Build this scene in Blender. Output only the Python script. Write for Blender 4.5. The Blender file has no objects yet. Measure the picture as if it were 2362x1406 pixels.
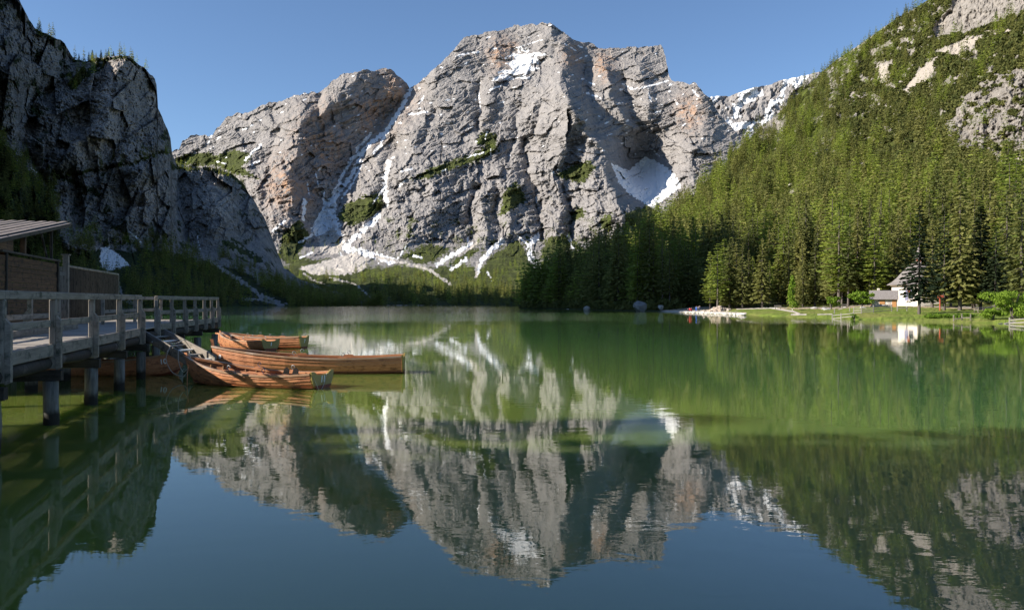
import bpy, bmesh, math, random
import numpy as np
from mathutils import Vector, Matrix

random.seed(7)
rng = np.random.default_rng(7)
scene = bpy.context.scene
COL = scene.collection
R = math.radians

# ------------------------------------------------------------------ camera
CAM = Vector((0.0, 0.0, 2.42))
F = 1870.0                       # focal length in photo pixels (2362 x 1406)
CX, CY = 1181.0, 703.0
_p = 3.0 / F                     # camera looks down by a hair
_ro = 0.0034                     # and is rolled by a hair
_f = Vector((0, math.cos(_p), -math.sin(_p)))
_r0 = Vector((1, 0, 0))
_u0 = Vector((0, math.sin(_p), math.cos(_p)))
_r = math.cos(_ro) * _r0 + math.sin(_ro) * _u0
_u = -math.sin(_ro) * _r0 + math.cos(_ro) * _u0
cd = bpy.data.cameras.new('camera')
cam = bpy.data.objects.new('camera', cd)
COL.objects.link(cam)
cam.matrix_world = Matrix(((_r.x, _u.x, -_f.x, CAM.x), (_r.y, _u.y, -_f.y, CAM.y),
                           (_r.z, _u.z, -_f.z, CAM.z), (0, 0, 0, 1)))
cd.sensor_width = 36.0
cd.lens = 36.0 * F / 2362.0
cd.clip_start = 0.1
cd.clip_end = 20000.0
scene.camera = cam

# ------------------------------------------------------------------ light
SUN_EL = R(28.6)
SUN_AZ = (-0.966, -0.26)                       # horizontal direction towards the sun
world = bpy.data.worlds.new('World')
scene.world = world
world.use_nodes = True
wn = world.node_tree.nodes
wl = world.node_tree.links
wn.clear()
wo = wn.new('ShaderNodeOutputWorld')
bg = wn.new('ShaderNodeBackground')
sky = wn.new('ShaderNodeTexSky')
sky.sky_type = 'NISHITA'
sky.sun_disc = False
sky.sun_elevation = SUN_EL
sky.sun_rotation = math.atan2(SUN_AZ[0], SUN_AZ[1])
sky.altitude = 1500
sky.air_density = 1.0
sky.dust_density = 0.3
sky.ozone_density = 4.0
bg.inputs['Strength'].default_value = 0.085
wl.new(sky.outputs[0], bg.inputs[0])
wl.new(bg.outputs[0], wo.inputs[0])

sd = bpy.data.lights.new('sun', 'SUN')
sd.energy = 5.0
sd.angle = R(0.5)
sd.color = (1.0, 0.92, 0.81)
sun = bpy.data.objects.new('sun', sd)
COL.objects.link(sun)
_s = Vector((SUN_AZ[0] * math.cos(SUN_EL), SUN_AZ[1] * math.cos(SUN_EL), math.sin(SUN_EL)))
sun.rotation_euler = _s.to_track_quat('Z', 'Y').to_euler()
sun.location = (0, 0, 60)

scene.view_settings.view_transform = 'Standard'
scene.view_settings.look = 'None'
scene.view_settings.exposure = 0.92
scene.view_settings.gamma = 1.0
scene.view_settings.use_curve_mapping = False
scene.render.engine = 'CYCLES'
try:
    scene.cycles.use_denoising = True
    scene.cycles.max_bounces = 6
    scene.cycles.transparent_max_bounces = 6
except Exception:
    pass

# ------------------------------------------------------------------ photo pixel <-> place
def ray(x, y):
    return _f + ((x - CX) / F) * _r - ((y - CY) / F) * _u
def at(x, y, Y):                                # point seen at pixel x,y at world depth Y
    d = ray(x, y)
    return CAM + d * (Y / d.y)
def on_water(x, y, z=0.0):
    d = ray(x, y)
    return CAM + d * ((z - CAM.z) / d.z)
def at_np(x, y, Y):
    a = (x - CX) / F
    b = -(y - CY) / F
    dx = _f.x + a * _r.x + b * _u.x
    dy = _f.y + a * _r.y + b * _u.y
    dz = _f.z + a * _r.z + b * _u.z
    t = Y / dy
    return CAM.x + dx * t, Y + 0 * x, CAM.z + dz * t

# ------------------------------------------------------------------ noise
_perm = np.random.default_rng(11).permutation(256)
_perm = np.concatenate([_perm, _perm, _perm])
_grad = np.random.default_rng(12).normal(size=(256, 3))
_grad /= np.linalg.norm(_grad, axis=1)[:, None]
def pn(x, y, z=0.0):
    x, y, z = np.broadcast_arrays(np.asarray(x, float), np.asarray(y, float), np.asarray(z, float))
    xi = np.floor(x).astype(int); yi = np.floor(y).astype(int); zi = np.floor(z).astype(int)
    xf = x - xi; yf = y - yi; zf = z - zi
    xi &= 255; yi &= 255; zi &= 255
    u = xf**3 * (xf * (xf * 6 - 15) + 10); v = yf**3 * (yf * (yf * 6 - 15) + 10); w = zf**3 * (zf * (zf * 6 - 15) + 10)
    out = 0
    for i in (0, 1):
        wx = u if i else 1 - u
        for j in (0, 1):
            wy = v if j else 1 - v
            for k in (0, 1):
                wz = w if k else 1 - w
                h = _perm[_perm[_perm[xi + i] + ((yi + j) & 255)] + ((zi + k) & 255)]
                g = _grad[h]
                out = out + wx * wy * wz * (g[..., 0] * (xf - i) + g[..., 1] * (yf - j) + g[..., 2] * (zf - k))
    return out * 1.5
def fbm(x, y, z=0.0, o=4, gain=0.5):
    s = 0; a = 1.0; f = 1.0
    for k in range(o):
        s = s + a * pn(x * f + 17.3 * k, y * f + 5.1 * k, z * f + 9.7 * k)
        a *= gain; f *= 2.03
    return s
def ridged(x, y, z=0.0, o=4, gain=0.5):
    s = 0; a = 1.0; f = 1.0; n = 0
    for k in range(o):
        s = s + a * (1 - 2 * np.abs(pn(x * f + 31.7 * k, y * f + 3.3 * k, z * f + 7.9 * k)))
        n += a; a *= gain; f *= 2.07
    return s / n

def facets(X, Y, cell, seed):
    """broken, angular rock: every cell of a jittered grid is one tilted face"""
    g = np.random.default_rng(seed); T = g.random((64, 64, 5))
    x = X / cell; y = Y / cell
    xi = np.floor(x).astype(int); yi = np.floor(y).astype(int)
    best = np.full(X.shape, 9.0); out = np.zeros(X.shape)
    for i in (-1, 0, 1):
        for j in (-1, 0, 1):
            t = T[(xi + i) & 63, (yi + j) & 63]
            dx = x - (xi + i + t[..., 0]); dy = y - (yi + j + t[..., 1])
            d = dx * dx + dy * dy; m = d < best
            best = np.where(m, d, best)
            out = np.where(m, (t[..., 2] - .5) + (t[..., 3] - .5) * 1.5 * dx + (t[..., 4] - .5) * 1.5 * dy, out)
    return out
def smooth(a, b, x):
    t = np.clip((x - a) / (b - a), 0, 1)
    return t * t * (3 - 2 * t)
def seg_dist(X, Y, pts):                        # distance to a polyline, and signed side (x - x on line)
    best = np.full(X.shape, 1e9); side = np.zeros(X.shape)
    for (x0, y0), (x1, y1) in zip(pts[:-1], pts[1:]):
        dx, dy = x1 - x0, y1 - y0
        L = dx * dx + dy * dy + 1e-9
        t = np.clip(((X - x0) * dx + (Y - y0) * dy) / L, 0, 1)
        ex = X - (x0 + t * dx); ey = Y - (y0 + t * dy)
        d = np.hypot(ex, ey)
        m = d < best
        best = np.where(m, d, best); side = np.where(m, ex, side)
    return best, side
def poly_sd(X, Y, pts):                         # signed distance to a polygon, positive inside
    inside = np.zeros(X.shape, bool)
    n = len(pts)
    for i in range(n):
        x0, y0 = pts[i]; x1, y1 = pts[(i + 1) % n]
        c = ((y0 > Y) != (y1 > Y)) & (X < (x1 - x0) * (Y - y0) / ((y1 - y0) + 1e-9) + x0)
        inside ^= c
    d, _ = seg_dist(X, Y, list(pts) + [pts[0]])
    return np.where(inside, d, -d)
def lut(pts):
    a = sorted(pts)
    xs = [p[0] for p in a]; ys = [p[1] for p in a]
    return lambda x: np.interp(x, xs, ys)

# ------------------------------------------------------------------ scene helpers
WM = {}                                         # world matrices of parents
def tag(o, label=None, cat=None, group=None, kind=None):
    if label: o['label'] = label
    if cat: o['category'] = cat
    if group: o['group'] = group
    if kind: o['kind'] = kind
    return o
def thing(name, label, cat, loc=(0, 0, 0), rotz=0.0, group=None, scale=1.0):
    o = bpy.data.objects.new(name, None)
    o.empty_display_size = 0.3
    COL.objects.link(o)
    M = Matrix.Translation(loc) @ Matrix.Rotation(rotz, 4, 'Z') @ Matrix.Scale(scale, 4)
    o.matrix_basis = M
    WM[o] = M
    return tag(o, label, cat, group)
def place(name, me, M=None, parent=None):       # link mesh; M is the WORLD matrix
    o = bpy.data.objects.new(name, me)
    COL.objects.link(o)
    M = M or Matrix.Identity(4)
    if parent is not None:
        o.parent = parent
        o.matrix_basis = WM[parent].inverted() @ M
    else:
        o.matrix_basis = M
    WM[o] = M
    return o
def mesh(name, v, f, mats=(), smooth_=False, mi=None):
    me = bpy.data.meshes.new(name)
    me.from_pydata([tuple(a) for a in v], [], [tuple(a) for a in f])
    for m in (mats if isinstance(mats, (list, tuple)) else [mats]):
        me.materials.append(m)
    if mi is not None:
        me.polygons.foreach_set('material_index', list(mi))
    if smooth_:
        me.polygons.foreach_set('use_smooth', [True] * len(me.polygons))
    me.update()
    return me
_boxes = {}
def box_mesh(L, w, h, mat, bev=0.012, wob=0.0, key=0):
    k = (round(L, 3), round(w, 3), round(h, 3), mat.name, bev, wob, key)
    if k in _boxes: return _boxes[k]
    bm = bmesh.new()
    bmesh.ops.create_cube(bm, size=1.0)
    if wob:
        bmesh.ops.subdivide_edges(bm, edges=[e for e in bm.edges if abs(e.verts[0].co.x - e.verts[1].co.x) > .5], cuts=3)
    for v in bm.verts:
        v.co = Vector((v.co.x * L, v.co.y * w, v.co.z * h))
    rr = random.Random(key * 31 + int(L * 100))
    if wob:
        for v in bm.verts:
            v.co.y += rr.uniform(-wob, wob); v.co.z += rr.uniform(-wob, wob)
    if bev and not wob:
        bmesh.ops.bevel(bm, geom=list(bm.edges), offset=min(bev, w * .3, h * .3), segments=1, affect='EDGES')
    me = bpy.data.meshes.new('box')
    bm.to_mesh(me); bm.free()
    me.materials.append(mat)
    _boxes[k] = me
    return me
def frame_of(p0, p1, up=(0, 0, 1), roll=0.0):
    p0 = Vector(p0); p1 = Vector(p1)
    x = (p1 - p0).normalized()
    up = Vector(up)
    if abs(x.dot(up)) > 0.98: up = Vector((1, 0, 0))
    y = up.cross(x).normalized()
    z = x.cross(y)
    c = (p0 + p1) / 2
    M = Matrix(((x.x, y.x, z.x, c.x), (x.y, y.y, z.y, c.y), (x.z, y.z, z.z, c.z), (0, 0, 0, 1)))
    return M @ Matrix.Rotation(roll, 4, 'X')
def beam(name, p0, p1, w, h, mat, parent=None, up=(0, 0, 1), bev=0.012, wob=0.0, key=0, roll=0.0):
    L = (Vector(p1) - Vector(p0)).length
    return place(name, box_mesh(L, w, h, mat, bev, wob, key), frame_of(p0, p1, up, roll), parent)
def tube_geo(pts, rad, n=8, cap=True):
    pts = [Vector(p) for p in pts]
    if not isinstance(rad, (list, tuple)): rad = [rad] * len(pts)
    v = []; f = []
    prev = None
    for i, p in enumerate(pts):
        d = (pts[min(i + 1, len(pts) - 1)] - pts[max(i - 1, 0)]).normalized()
        if prev is None:
            a = Vector((1, 0, 0)) if abs(d.x) < .9 else Vector((0, 1, 0))
        else:
            a = prev
        y = (a - d * a.dot(d)).normalized(); prev = y
        z = d.cross(y)
        for k in range(n):
            t = 2 * math.pi * k / n
            v.append(p + (y * math.cos(t) + z * math.sin(t)) * rad[i])
    for i in range(len(pts) - 1):
        for k in range(n):
            a = i * n + k; b = i * n + (k + 1) % n
            f.append((a, b, b + n, a + n))
    if cap:
        f.append(tuple(range(n - 1, -1, -1)))
        f.append(tuple((len(pts) - 1) * n + k for k in range(n)))
    return v, f
def tube(name, pts, rad, mat, parent=None, n=8, sm=True):
    v, f = tube_geo(pts, rad, n)
    return place(name, mesh(name, v, f, mat, sm), None, parent)
def prism_geo(poly, M, th):                     # polygon in local xy extruded by th along local z
    n = len(poly)
    v = [M @ Vector((p[0], p[1], -th / 2)) for p in poly] + [M @ Vector((p[0], p[1], th / 2)) for p in poly]
    f = [tuple(range(n - 1, -1, -1)), tuple(range(n, 2 * n))]
    f += [(i, (i + 1) % n, (i + 1) % n + n, i + n) for i in range(n)]
    return v, f

# ------------------------------------------------------------------ materials
class NT:
    def __init__(s, name):
        s.m = bpy.data.materials.new(name); s.m.use_nodes = True
        s.t = s.m.node_tree; s.t.nodes.clear()
        s.out = s.n('ShaderNodeOutputMaterial')
    def n(s, ty, **kw):
        o = s.t.nodes.new(ty)
        for k, v in kw.items():
            if k in o.inputs: s.put(o.inputs[k], v)
            else: setattr(o, k, v)
        return o
    def put(s, sock, v):
        if isinstance(v, bpy.types.NodeSocket): s.t.links.new(v, sock)
        elif isinstance(v, bpy.types.Node): s.t.links.new(v.outputs[0], sock)
        else:
            if isinstance(v, (tuple, list)) and len(v) == 3 and sock.type == 'RGBA': v = (*v, 1)
            sock.default_value = v
    def obj(s): return s.n('ShaderNodeTexCoord').outputs['Object']
    def geo(s): return s.n('ShaderNodeNewGeometry').outputs['Position']
    def mapping(s, vec, scale=(1, 1, 1), loc=(0, 0, 0), rot=(0, 0, 0)):
        return s.n('ShaderNodeMapping', Vector=vec, Scale=scale, Location=loc, Rotation=rot).outputs[0]
    def noise(s, vec, scale, detail=3, rough=.55, dist=0.0):
        return s.n('ShaderNodeTexNoise', Vector=vec, Scale=scale, Detail=detail, Roughness=rough, Distortion=dist).outputs['Fac']
    def ramp(s, fac, stops, interp='LINEAR'):
        o = s.n('ShaderNodeValToRGB'); s.put(o.inputs[0], fac)
        r = o.color_ramp; r.interpolation = interp
        while len(r.elements) < len(stops): r.elements.new(.5)
        for e, (p, c) in zip(r.elements, stops):
            e.position = p; e.color = (*c, 1) if len(c) == 3 else c
        return o.outputs[0]
    def mix(s, fac, a, b, mode='MIX'):
        o = s.n('ShaderNodeMix'); o.data_type = 'RGBA'; o.blend_type = mode
        s.put(o.inputs[0], fac); s.put(o.inputs[6], a); s.put(o.inputs[7], b)
        return o.outputs[2]
    def math(s, op, a, b=0.0, clamp=False):
        o = s.n('ShaderNodeMath', operation=op); o.use_clamp = clamp
        s.put(o.inputs[0], a); s.put(o.inputs[1], b)
        return o.outputs[0]
    def mapr(s, v, a, b, c=0.0, d=1.0):
        o = s.n('ShaderNodeMapRange'); s.put(o.inputs[0], v)
        for i, q in enumerate((a, b, c, d)): s.put(o.inputs[i + 1], q)
        return o.outputs[0]
    def attr(s, name): return s.n('ShaderNodeAttribute', attribute_name=name).outputs['Fac']
    def rnd(s): return s.n('ShaderNodeObjectInfo').outputs['Random']
    def bump(s, h, dist=0.1, strength=1.0, normal=None):
        o = s.n('ShaderNodeBump', Height=h, Distance=dist, Strength=strength)
        if normal is not None: s.put(o.inputs['Normal'], normal)
        return o.outputs[0]
    def bsdf(s, color, rough=.8, normal=None, spec=.3, **kw):
        o = s.n('ShaderNodeBsdfPrincipled')
        s.put(o.inputs['Base Color'], color); s.put(o.inputs['Roughness'], rough)
        s.put(o.inputs['Specular IOR Level'], spec)
        for k, v in kw.items(): s.put(o.inputs[k.replace('_', ' ')], v)
        if normal is not None: s.put(o.inputs['Normal'], normal)
        s.t.links.new(o.outputs[0], s.out.inputs[0])
        return s.m

def wood(name, dark, light, worn=None, grain=9.0, rough=.75, spec=.25, wornlo=.5, stain=None):
    k = NT(name)
    o = k.obj(); r = k.rnd()
    off = k.n('ShaderNodeCombineXYZ', X=k.math('MULTIPLY', r, 37.0), Y=k.math('MULTIPLY', r, 11.0))
    v = k.n('ShaderNodeVectorMath', operation='ADD'); k.put(v.inputs[0], o); k.put(v.inputs[1], off.outputs[0])
    g = k.noise(k.mapping(v.outputs[0], (0.6, grain, grain)), 2.2, 5, .65, .4)
    big = k.noise(v.outputs[0], 1.3, 3)
    c = k.ramp(g, [(.28, dark), (.72, light)])
    c = k.mix(k.mapr(r, 0, 1, 0, .45), c, k.mix(.5, c, tuple(x * .45 for x in dark)))
    if worn: c = k.mix(k.mapr(big, wornlo, wornlo + .22), c, worn)
    if stain:
        st = k.noise(k.mapping(v.outputs[0], (1, 1.5, 1.5)), 3.1, 5, .7)
        c = k.mix(k.mapr(st, .52, .66), c, stain)
    return k.bsdf(c, rough, k.bump(g, .006, .7), spec)

M_PIER = wood('weathered grey timber', (.135, .115, .095), (.34, .30, .255), (.24, .205, .165), wornlo=.55, stain=(.06, .065, .05))
M_DECK = wood('bleached deck boards', (.24, .21, .18), (.42, .38, .33), wornlo=.5)
M_LOG = wood('dark patchy timber', (.016, .014, .012), (.055, .048, .04), (.20, .18, .16), wornlo=.60, stain=(.02, .016, .012))  # near-black grain with paler patches
M_SHED = wood('old brown board', (.045, .028, .017), (.20, .105, .05), stain=(.022, .017, .013), wornlo=.5)
M_FENCE = wood('grey brown board', (.05, .042, .034), (.13, .105, .08), stain=(.03, .026, .022))
M_ROOF = wood('silvery roof board', (.12, .105, .10), (.34, .29, .26))
M_BOAT = wood('oiled larch planking', (.33, .12, .05), (.60, .265, .12), (.44, .22, .115), grain=14, rough=.55, spec=.35, wornlo=.56, stain=(.17, .065, .03))
M_BOATIN = wood('boat inside planking', (.25, .10, .04), (.47, .21, .095), grain=12, rough=.6)
M_GUN = wood('boat gunwale', (.26, .14, .075), (.46, .29, .18), (.45, .36, .29), grain=16, rough=.5, spec=.3, wornlo=.5)
M_TRAN = wood('olive varnished transom', (.22, .155, .035), (.36, .26, .075), grain=6, rough=.45, spec=.4)
M_BOATLOW = wood('red brown hull bottom', (.13, .03, .015), (.23, .06, .03), grain=8, rough=.5)
M_RIB = wood('boat rib', (.16, .08, .03), (.32, .18, .09), grain=8)
M_PALEWOOD = wood('pale fence rail', (.20, .185, .16), (.40, .37, .33), grain=8)
M_ORANGE = wood('orange board door', (.38, .17, .06), (.55, .30, .13), grain=8)

def pile_mat():
    k = NT('pile timber')
    o = k.geo(); z = k.n('ShaderNodeSeparateXYZ', Vector=o).outputs[2]
    v = k.mapping(o, (7, 7, .8))
    g = k.noise(v, 1.7, 5, .65)
    c = k.ramp(g, [(.3, (.05, .048, .042)), (.75, (.23, .225, .205))])
    wet = k.mapr(k.math('ADD', z, k.math('MULTIPLY', k.noise(o, 4, 3), .3)), .34, .50, 1, 0)
    c = k.mix(wet, c, (.016, .015, .011))
    return k.bsdf(c, .8, k.bump(g, .02, .8))
M_PILE = pile_mat()
def plain(name, col, rough=.7, var=.25, scale=6.0, spec=.3, bump=0.0, metal=0.0):
    k = NT(name)
    n = k.noise(k.obj(), scale, 4, .6)
    c = k.mix(n, tuple(x * (1 - var) for x in col), tuple(min(1, x * (1 + var)) for x in col))
    return k.bsdf(c, rough, k.bump(n, bump, .8) if bump else None, spec, Metallic=metal)
M_WHITE = plain('white paint', (.75, .75, .72), .6, .08)
M_ROPE = plain('pale rope', (.42, .38, .33), .9, .2, 40)
M_IRON = plain('grey iron', (.30, .30, .31), .45, .2, 30, .5, 0, .6)
M_PLASTER = plain('lime plaster', (.66, .61, .54), .9, .10, 2)
M_RENDER_RED = plain('red fresco paint', (.45, .10, .06), .9, .2)
M_BLUE = plain('blue fresco paint', (.20, .20, .30), .9, .35, 3)
M_GLASS = plain('dark window glass', (.03, .035, .05), .15, .2, 4, .5)

# ================================================================== MATERIALS OF THE LAND
def rock_mat(name, base, dark, ochre, veg, snowc=(.74, .745, .75), scree=(.60, .55, .49), sc=1.0, strata=(.35, 0, 1), dirt=None):
    k = NT(name)
    p = k.geo()
    n1 = k.noise(p, .012 * sc, 6, .62)
    n2 = k.noise(k.mapping(p, (1, 1, .35)), .05 * sc, 5, .65)
    n3 = k.noise(p, .22 * sc, 4, .6)
    st = k.noise(k.mapping(p, (.004 * sc, .004 * sc, .06 * sc), rot=(0, strata[0], 0)), 1.0, 5, .7, .3)
    c = k.mix(k.mapr(n2, .35, .68), dark, base)
    c = k.mix(k.mapr(st, .42, .62, 0, .55), c, tuple(x * .72 for x in base))
    c = k.mix(k.mapr(n1, .5, .75, 0, .5), c, tuple(min(1, x * 1.25) for x in base))
    c = k.mix(k.mapr(n3, .3, .7, 0, .35), c, tuple(x * .7 for x in dark))
    oc = k.math('MULTIPLY', k.attr('ochre'), k.mapr(n2, .4, .6), True)
    c = k.mix(oc, c, ochre)
    fine = k.math('SUBTRACT', n3, .5)
    sr = k.mapr(k.math('ADD', k.attr('scree'), k.math('MULTIPLY', fine, .6)), .45, .6)
    c = k.mix(sr, c, k.mix(n3, tuple(x * .8 for x in scree), scree))
    vn = k.noise(p, .07 * sc, 5, .7)
    vg = k.mapr(k.math('ADD', k.attr('veg'), k.math('MULTIPLY', k.math('SUBTRACT', vn, .5), 1.5)), .46, .58)
    vc = k.mix(k.mapr(n2, .3, .7), tuple(x * .6 for x in veg), veg)
    vc = k.mix(k.mapr(k.noise(p, .03 * sc, 4), .5, .7, 0, .6), vc, (veg[0] * 1.6, veg[1] * 1.7, veg[2] * 1.1))
    c = k.mix(vg, c, vc)
    sn = k.mapr(k.math('ADD', k.attr('snow'), k.math('MULTIPLY', k.math('SUBTRACT', n2, .5), .7)), .44, .54)
    sn_c = k.mix(k.mapr(n3, .3, .75, 0, .35), snowc, tuple(x * .68 for x in snowc))
    c = k.mix(sn, c, sn_c)
    h = k.math('ADD', k.math('MULTIPLY', n2, 1.0), k.math('MULTIPLY', k.noise(p, .12 * sc, 6, .7), .8))
    b = k.bump(h, 8.0 / sc, k.mapr(sn, 0, 1, 1.0, .15))
    return k.bsdf(c, .95, b, .1)

M_MOUNTAIN = rock_mat('dolomite rock', (.375, .352, .335), (.235, .222, .215), (.42, .25, .15), (.075, .088, .030))
M_CLIFF = rock_mat('dark dolomite cliff', (.42, .395, .37), (.165, .16, .158), (.56, .49, .43), (.045, .060, .026), sc=1.3, strata=(-.3, 0, 1), scree=(.36, .35, .34))
M_HILL = rock_mat('hillside soil and rock', (.42, .385, .345), (.22, .20, .175), (.38, .27, .17), (.085, .100, .026), sc=3.0, scree=(.46, .41, .35))

def ground_mat():
    k = NT('lakeside meadow')
    p = k.geo()
    n = k.noise(p, .5, 5, .65); n2 = k.noise(p, .12, 4); n3 = k.noise(p, 3.0, 4)
    grass = k.mix(k.mapr(n, .35, .7), (.085, .12, .022), (.20, .26, .045))
    grass = k.mix(k.mapr(n2, .45, .65, 0, .6), grass, (.22, .19, .07))
    dirt = k.mix(n3, (.30, .22, .15), (.48, .38, .28))
    stone = k.mix(n3, (.36, .32, .27), (.60, .54, .47))
    c = k.mix(k.mapr(k.math('ADD', k.attr('scree'), k.math('MULTIPLY', k.math('SUBTRACT', n, .5), .8)), .42, .58), grass, dirt)
    c = k.mix(k.mapr(k.math('ADD', k.attr('snow'), k.math('MULTIPLY', k.math('SUBTRACT', n, .5), .6)), .42, .58), c, stone)
    c = k.mix(k.mapr(k.attr('veg'), .3, .7), c, (.045, .05, .022))
    return k.bsdf(c, .95, k.bump(n3, .12, .8), .1)
M_SHORE = ground_mat()
M_BED = plain('lake bed silt', (.16, .17, .11), .95, .3, .05)

def water_mat():
    k = NT('lake water')
    p = k.geo()
    s = k.n('ShaderNodeSeparateXYZ', Vector=p)
    x, y = s.outputs[0], s.outputs[1]
    big = k.noise(p, .012, 3, .5)
    # wind-ruffled water far out, calm water near the pier
    yy = k.math('ADD', y, k.math('MULTIPLY', k.math('SUBTRACT', k.noise(k.mapping(p, (.01, .02, 1)), 1.0, 3), .5), 60.0))
    ruff = k.math('MULTIPLY', k.mapr(yy, 95, 135), k.mapr(k.math('SUBTRACT', x, k.math('MULTIPLY', y, .20)), -10, 30, 1, .25))
    w1 = k.noise(k.mapping(p, (1.0, 1.8, 1), rot=(0, 0, .2)), 2.1, 3, .5, .3)
    w2 = k.noise(k.mapping(p, (1.0, 2.2, 1), rot=(0, 0, -.1)), .8, 2, .5)
    w3 = k.noise(k.mapping(p, (1, 1.5, 1)), 3.6, 2, .5)
    patch = k.mapr(k.noise(k.mapping(p, (.10, .16, 1)), 1.0, 3), .38, .62, .35, 1.2)
    amp = k.math('ADD', k.math('MULTIPLY', patch, .33), k.math('MULTIPLY', ruff, 6.0))
    h = k.math('ADD', k.math('ADD', k.math('MULTIPLY', w1, .26), k.math('MULTIPLY', w2, .30)), k.math('MULTIPLY', w3, .12))
    h = k.math('MULTIPLY', h, amp)
    nrm = k.bump(h, .0135, 1.0)
    shallow = k.math('MULTIPLY', k.mapr(x, -2, 12, 1, 0), k.mapr(y, 20, 60, 1, 0))
    shallow = k.math('MAXIMUM', shallow, k.mapr(k.math('ADD', x, k.math('MULTIPLY', k.math('SUBTRACT', big, .5), 24)), 10, 40, 0, .85))
    c = k.mix(k.mapr(y, 8, 16), (.035, .13, .17), (.070, .165, .062))  # nearest water tinted bluer, standing in for the sky reflected in it
    c = k.mix(shallow, c, (.145, .190, .036))
    c = k.mix(k.mapr(big, .4, .65, 0, .35), c, (.08, .15, .045))
    m = k.bsdf(c, .015, nrm, .5, IOR=1.7, Subsurface_Weight=1.0, Subsurface_Radius=(1.0, 1.3, .8), Subsurface_Scale=2.2)
    return m
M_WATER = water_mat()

# ================================================================== LAND
def grid_mesh(name, V, nx, ny, mat, attrs, smooth_=False):
    me = bpy.data.meshes.new(name)
    me.vertices.add(nx * ny)
    me.vertices.foreach_set('co', V.reshape(-1).astype(np.float32))
    i = np.arange((nx - 1) * (ny - 1))
    r = i // (nx - 1); c = i % (nx - 1)
    a = r * nx + c
    q = np.stack([a, a + 1, a + nx + 1, a + nx], 1).reshape(-1)
    n = (nx - 1) * (ny - 1)
    me.loops.add(4 * n); me.loops.foreach_set('vertex_index', q.astype(np.int32))
    me.polygons.add(n); me.polygons.foreach_set('loop_start', (np.arange(n) * 4).astype(np.int32))
    me.update(calc_edges=True)
    me.polygons.foreach_set('use_smooth', np.full(n, smooth_, bool))
    for k, A in attrs.items():
        at_ = me.attributes.new(k, 'FLOAT', 'POINT')
        at_.data.foreach_set('value', A.reshape(-1).astype(np.float32))
    me.materials.append(mat)
    return me

class Relief:
    """A mountain side: for every bearing a slope that climbs from its foot to its crest, then falls away behind."""
    def __init__(s, name, xs, ts, foot, crest, depth, carve, masks, mat, back, smooth_=False, level=False):
        nx, ny = len(xs), len(ts)
        X, T = np.meshgrid(xs, ts)
        yb = foot(xs); yc = crest(xs)
        Yp = yb[None, :] + (yc - yb)[None, :] * T
        if level: Yp = np.maximum(yb[None, :] + (yc.min() - yb)[None, :] * T, yc[None, :])
        D = depth(X, Yp, T)
        cv = carve(X, Yp, T)
        D = D + cv
        s.xs, s.ts, s.D, s.Yp, s.X = xs, ts, D, Yp, X
        A = masks(X, Yp, T)
        x, y, z = at_np(X, Yp, D)
        s.P = np.stack([x, y, z], -1)
        # the far side of the crest
        rows = [s.P]
        for dd, dz in back:
            top = s.P[-1].copy()
            rows.append((top * np.array([1 + dd / D[-1][:, None] * 1.0, 1 + dd / D[-1][:, None], 1])[..., :] if False else
                         np.stack([top[:, 0] * (1 + dd / D[-1]), top[:, 1] * (1 + dd / D[-1]), top[:, 2] - dz], -1))[None])
        V = np.concatenate(rows, 0)
        nb = len(back)
        A = {k: np.concatenate([a, np.repeat(a[-1:], nb, 0)], 0) for k, a in A.items()}
        s.obj = place(name, grid_mesh(name, V, nx, ny + nb, mat, A, smooth_))
        s.obj['kind'] = 'structure'
    def point(s, x, t):
        """world point on the slope (bilinear) for bearing x and slope fraction t"""
        fx = np.interp(x, s.xs, np.arange(len(s.xs))); ft = np.interp(t, s.ts, np.arange(len(s.ts)))
        i = np.minimum(fx.astype(int), len(s.xs) - 2); j = np.minimum(ft.astype(int), len(s.ts) - 2)
        a = (fx - i)[:, None]; b = (ft - j)[:, None]
        return (s.P[j, i] * (1 - a) + s.P[j, i + 1] * a) * (1 - b) + (s.P[j + 1, i] * (1 - a) + s.P[j + 1, i + 1] * a) * b
    def pix(s, x, t):
        fx = np.interp(x, s.xs, np.arange(len(s.xs))); ft = np.interp(t, s.ts, np.arange(len(s.ts)))
        i = np.minimum(fx.astype(int), len(s.xs) - 1); j = np.minimum(ft.astype(int), len(s.ts) - 1)
        return s.Yp[j, i]

def zeros(X, *k): return {a: np.zeros(X.shape) for a in ('snow', 'veg', 'ochre', 'scree')}
def streak(X, Y, pts, w, nz, amp=2.5):
    d, _ = seg_dist(X, Y, pts)
    return np.clip(.5 + (.42 * w + w * .45 * np.clip(fbm(X / 9, Y / 9, 21, 2), -1, 1) - d + nz * amp) / 3.0, 0, 1)
def patch(X, Y, pts, nz, amp=4.0, soft=6.0):
    return np.clip(.5 + (poly_sd(X, Y, pts) + nz * amp) / soft, 0, 1)

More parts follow.
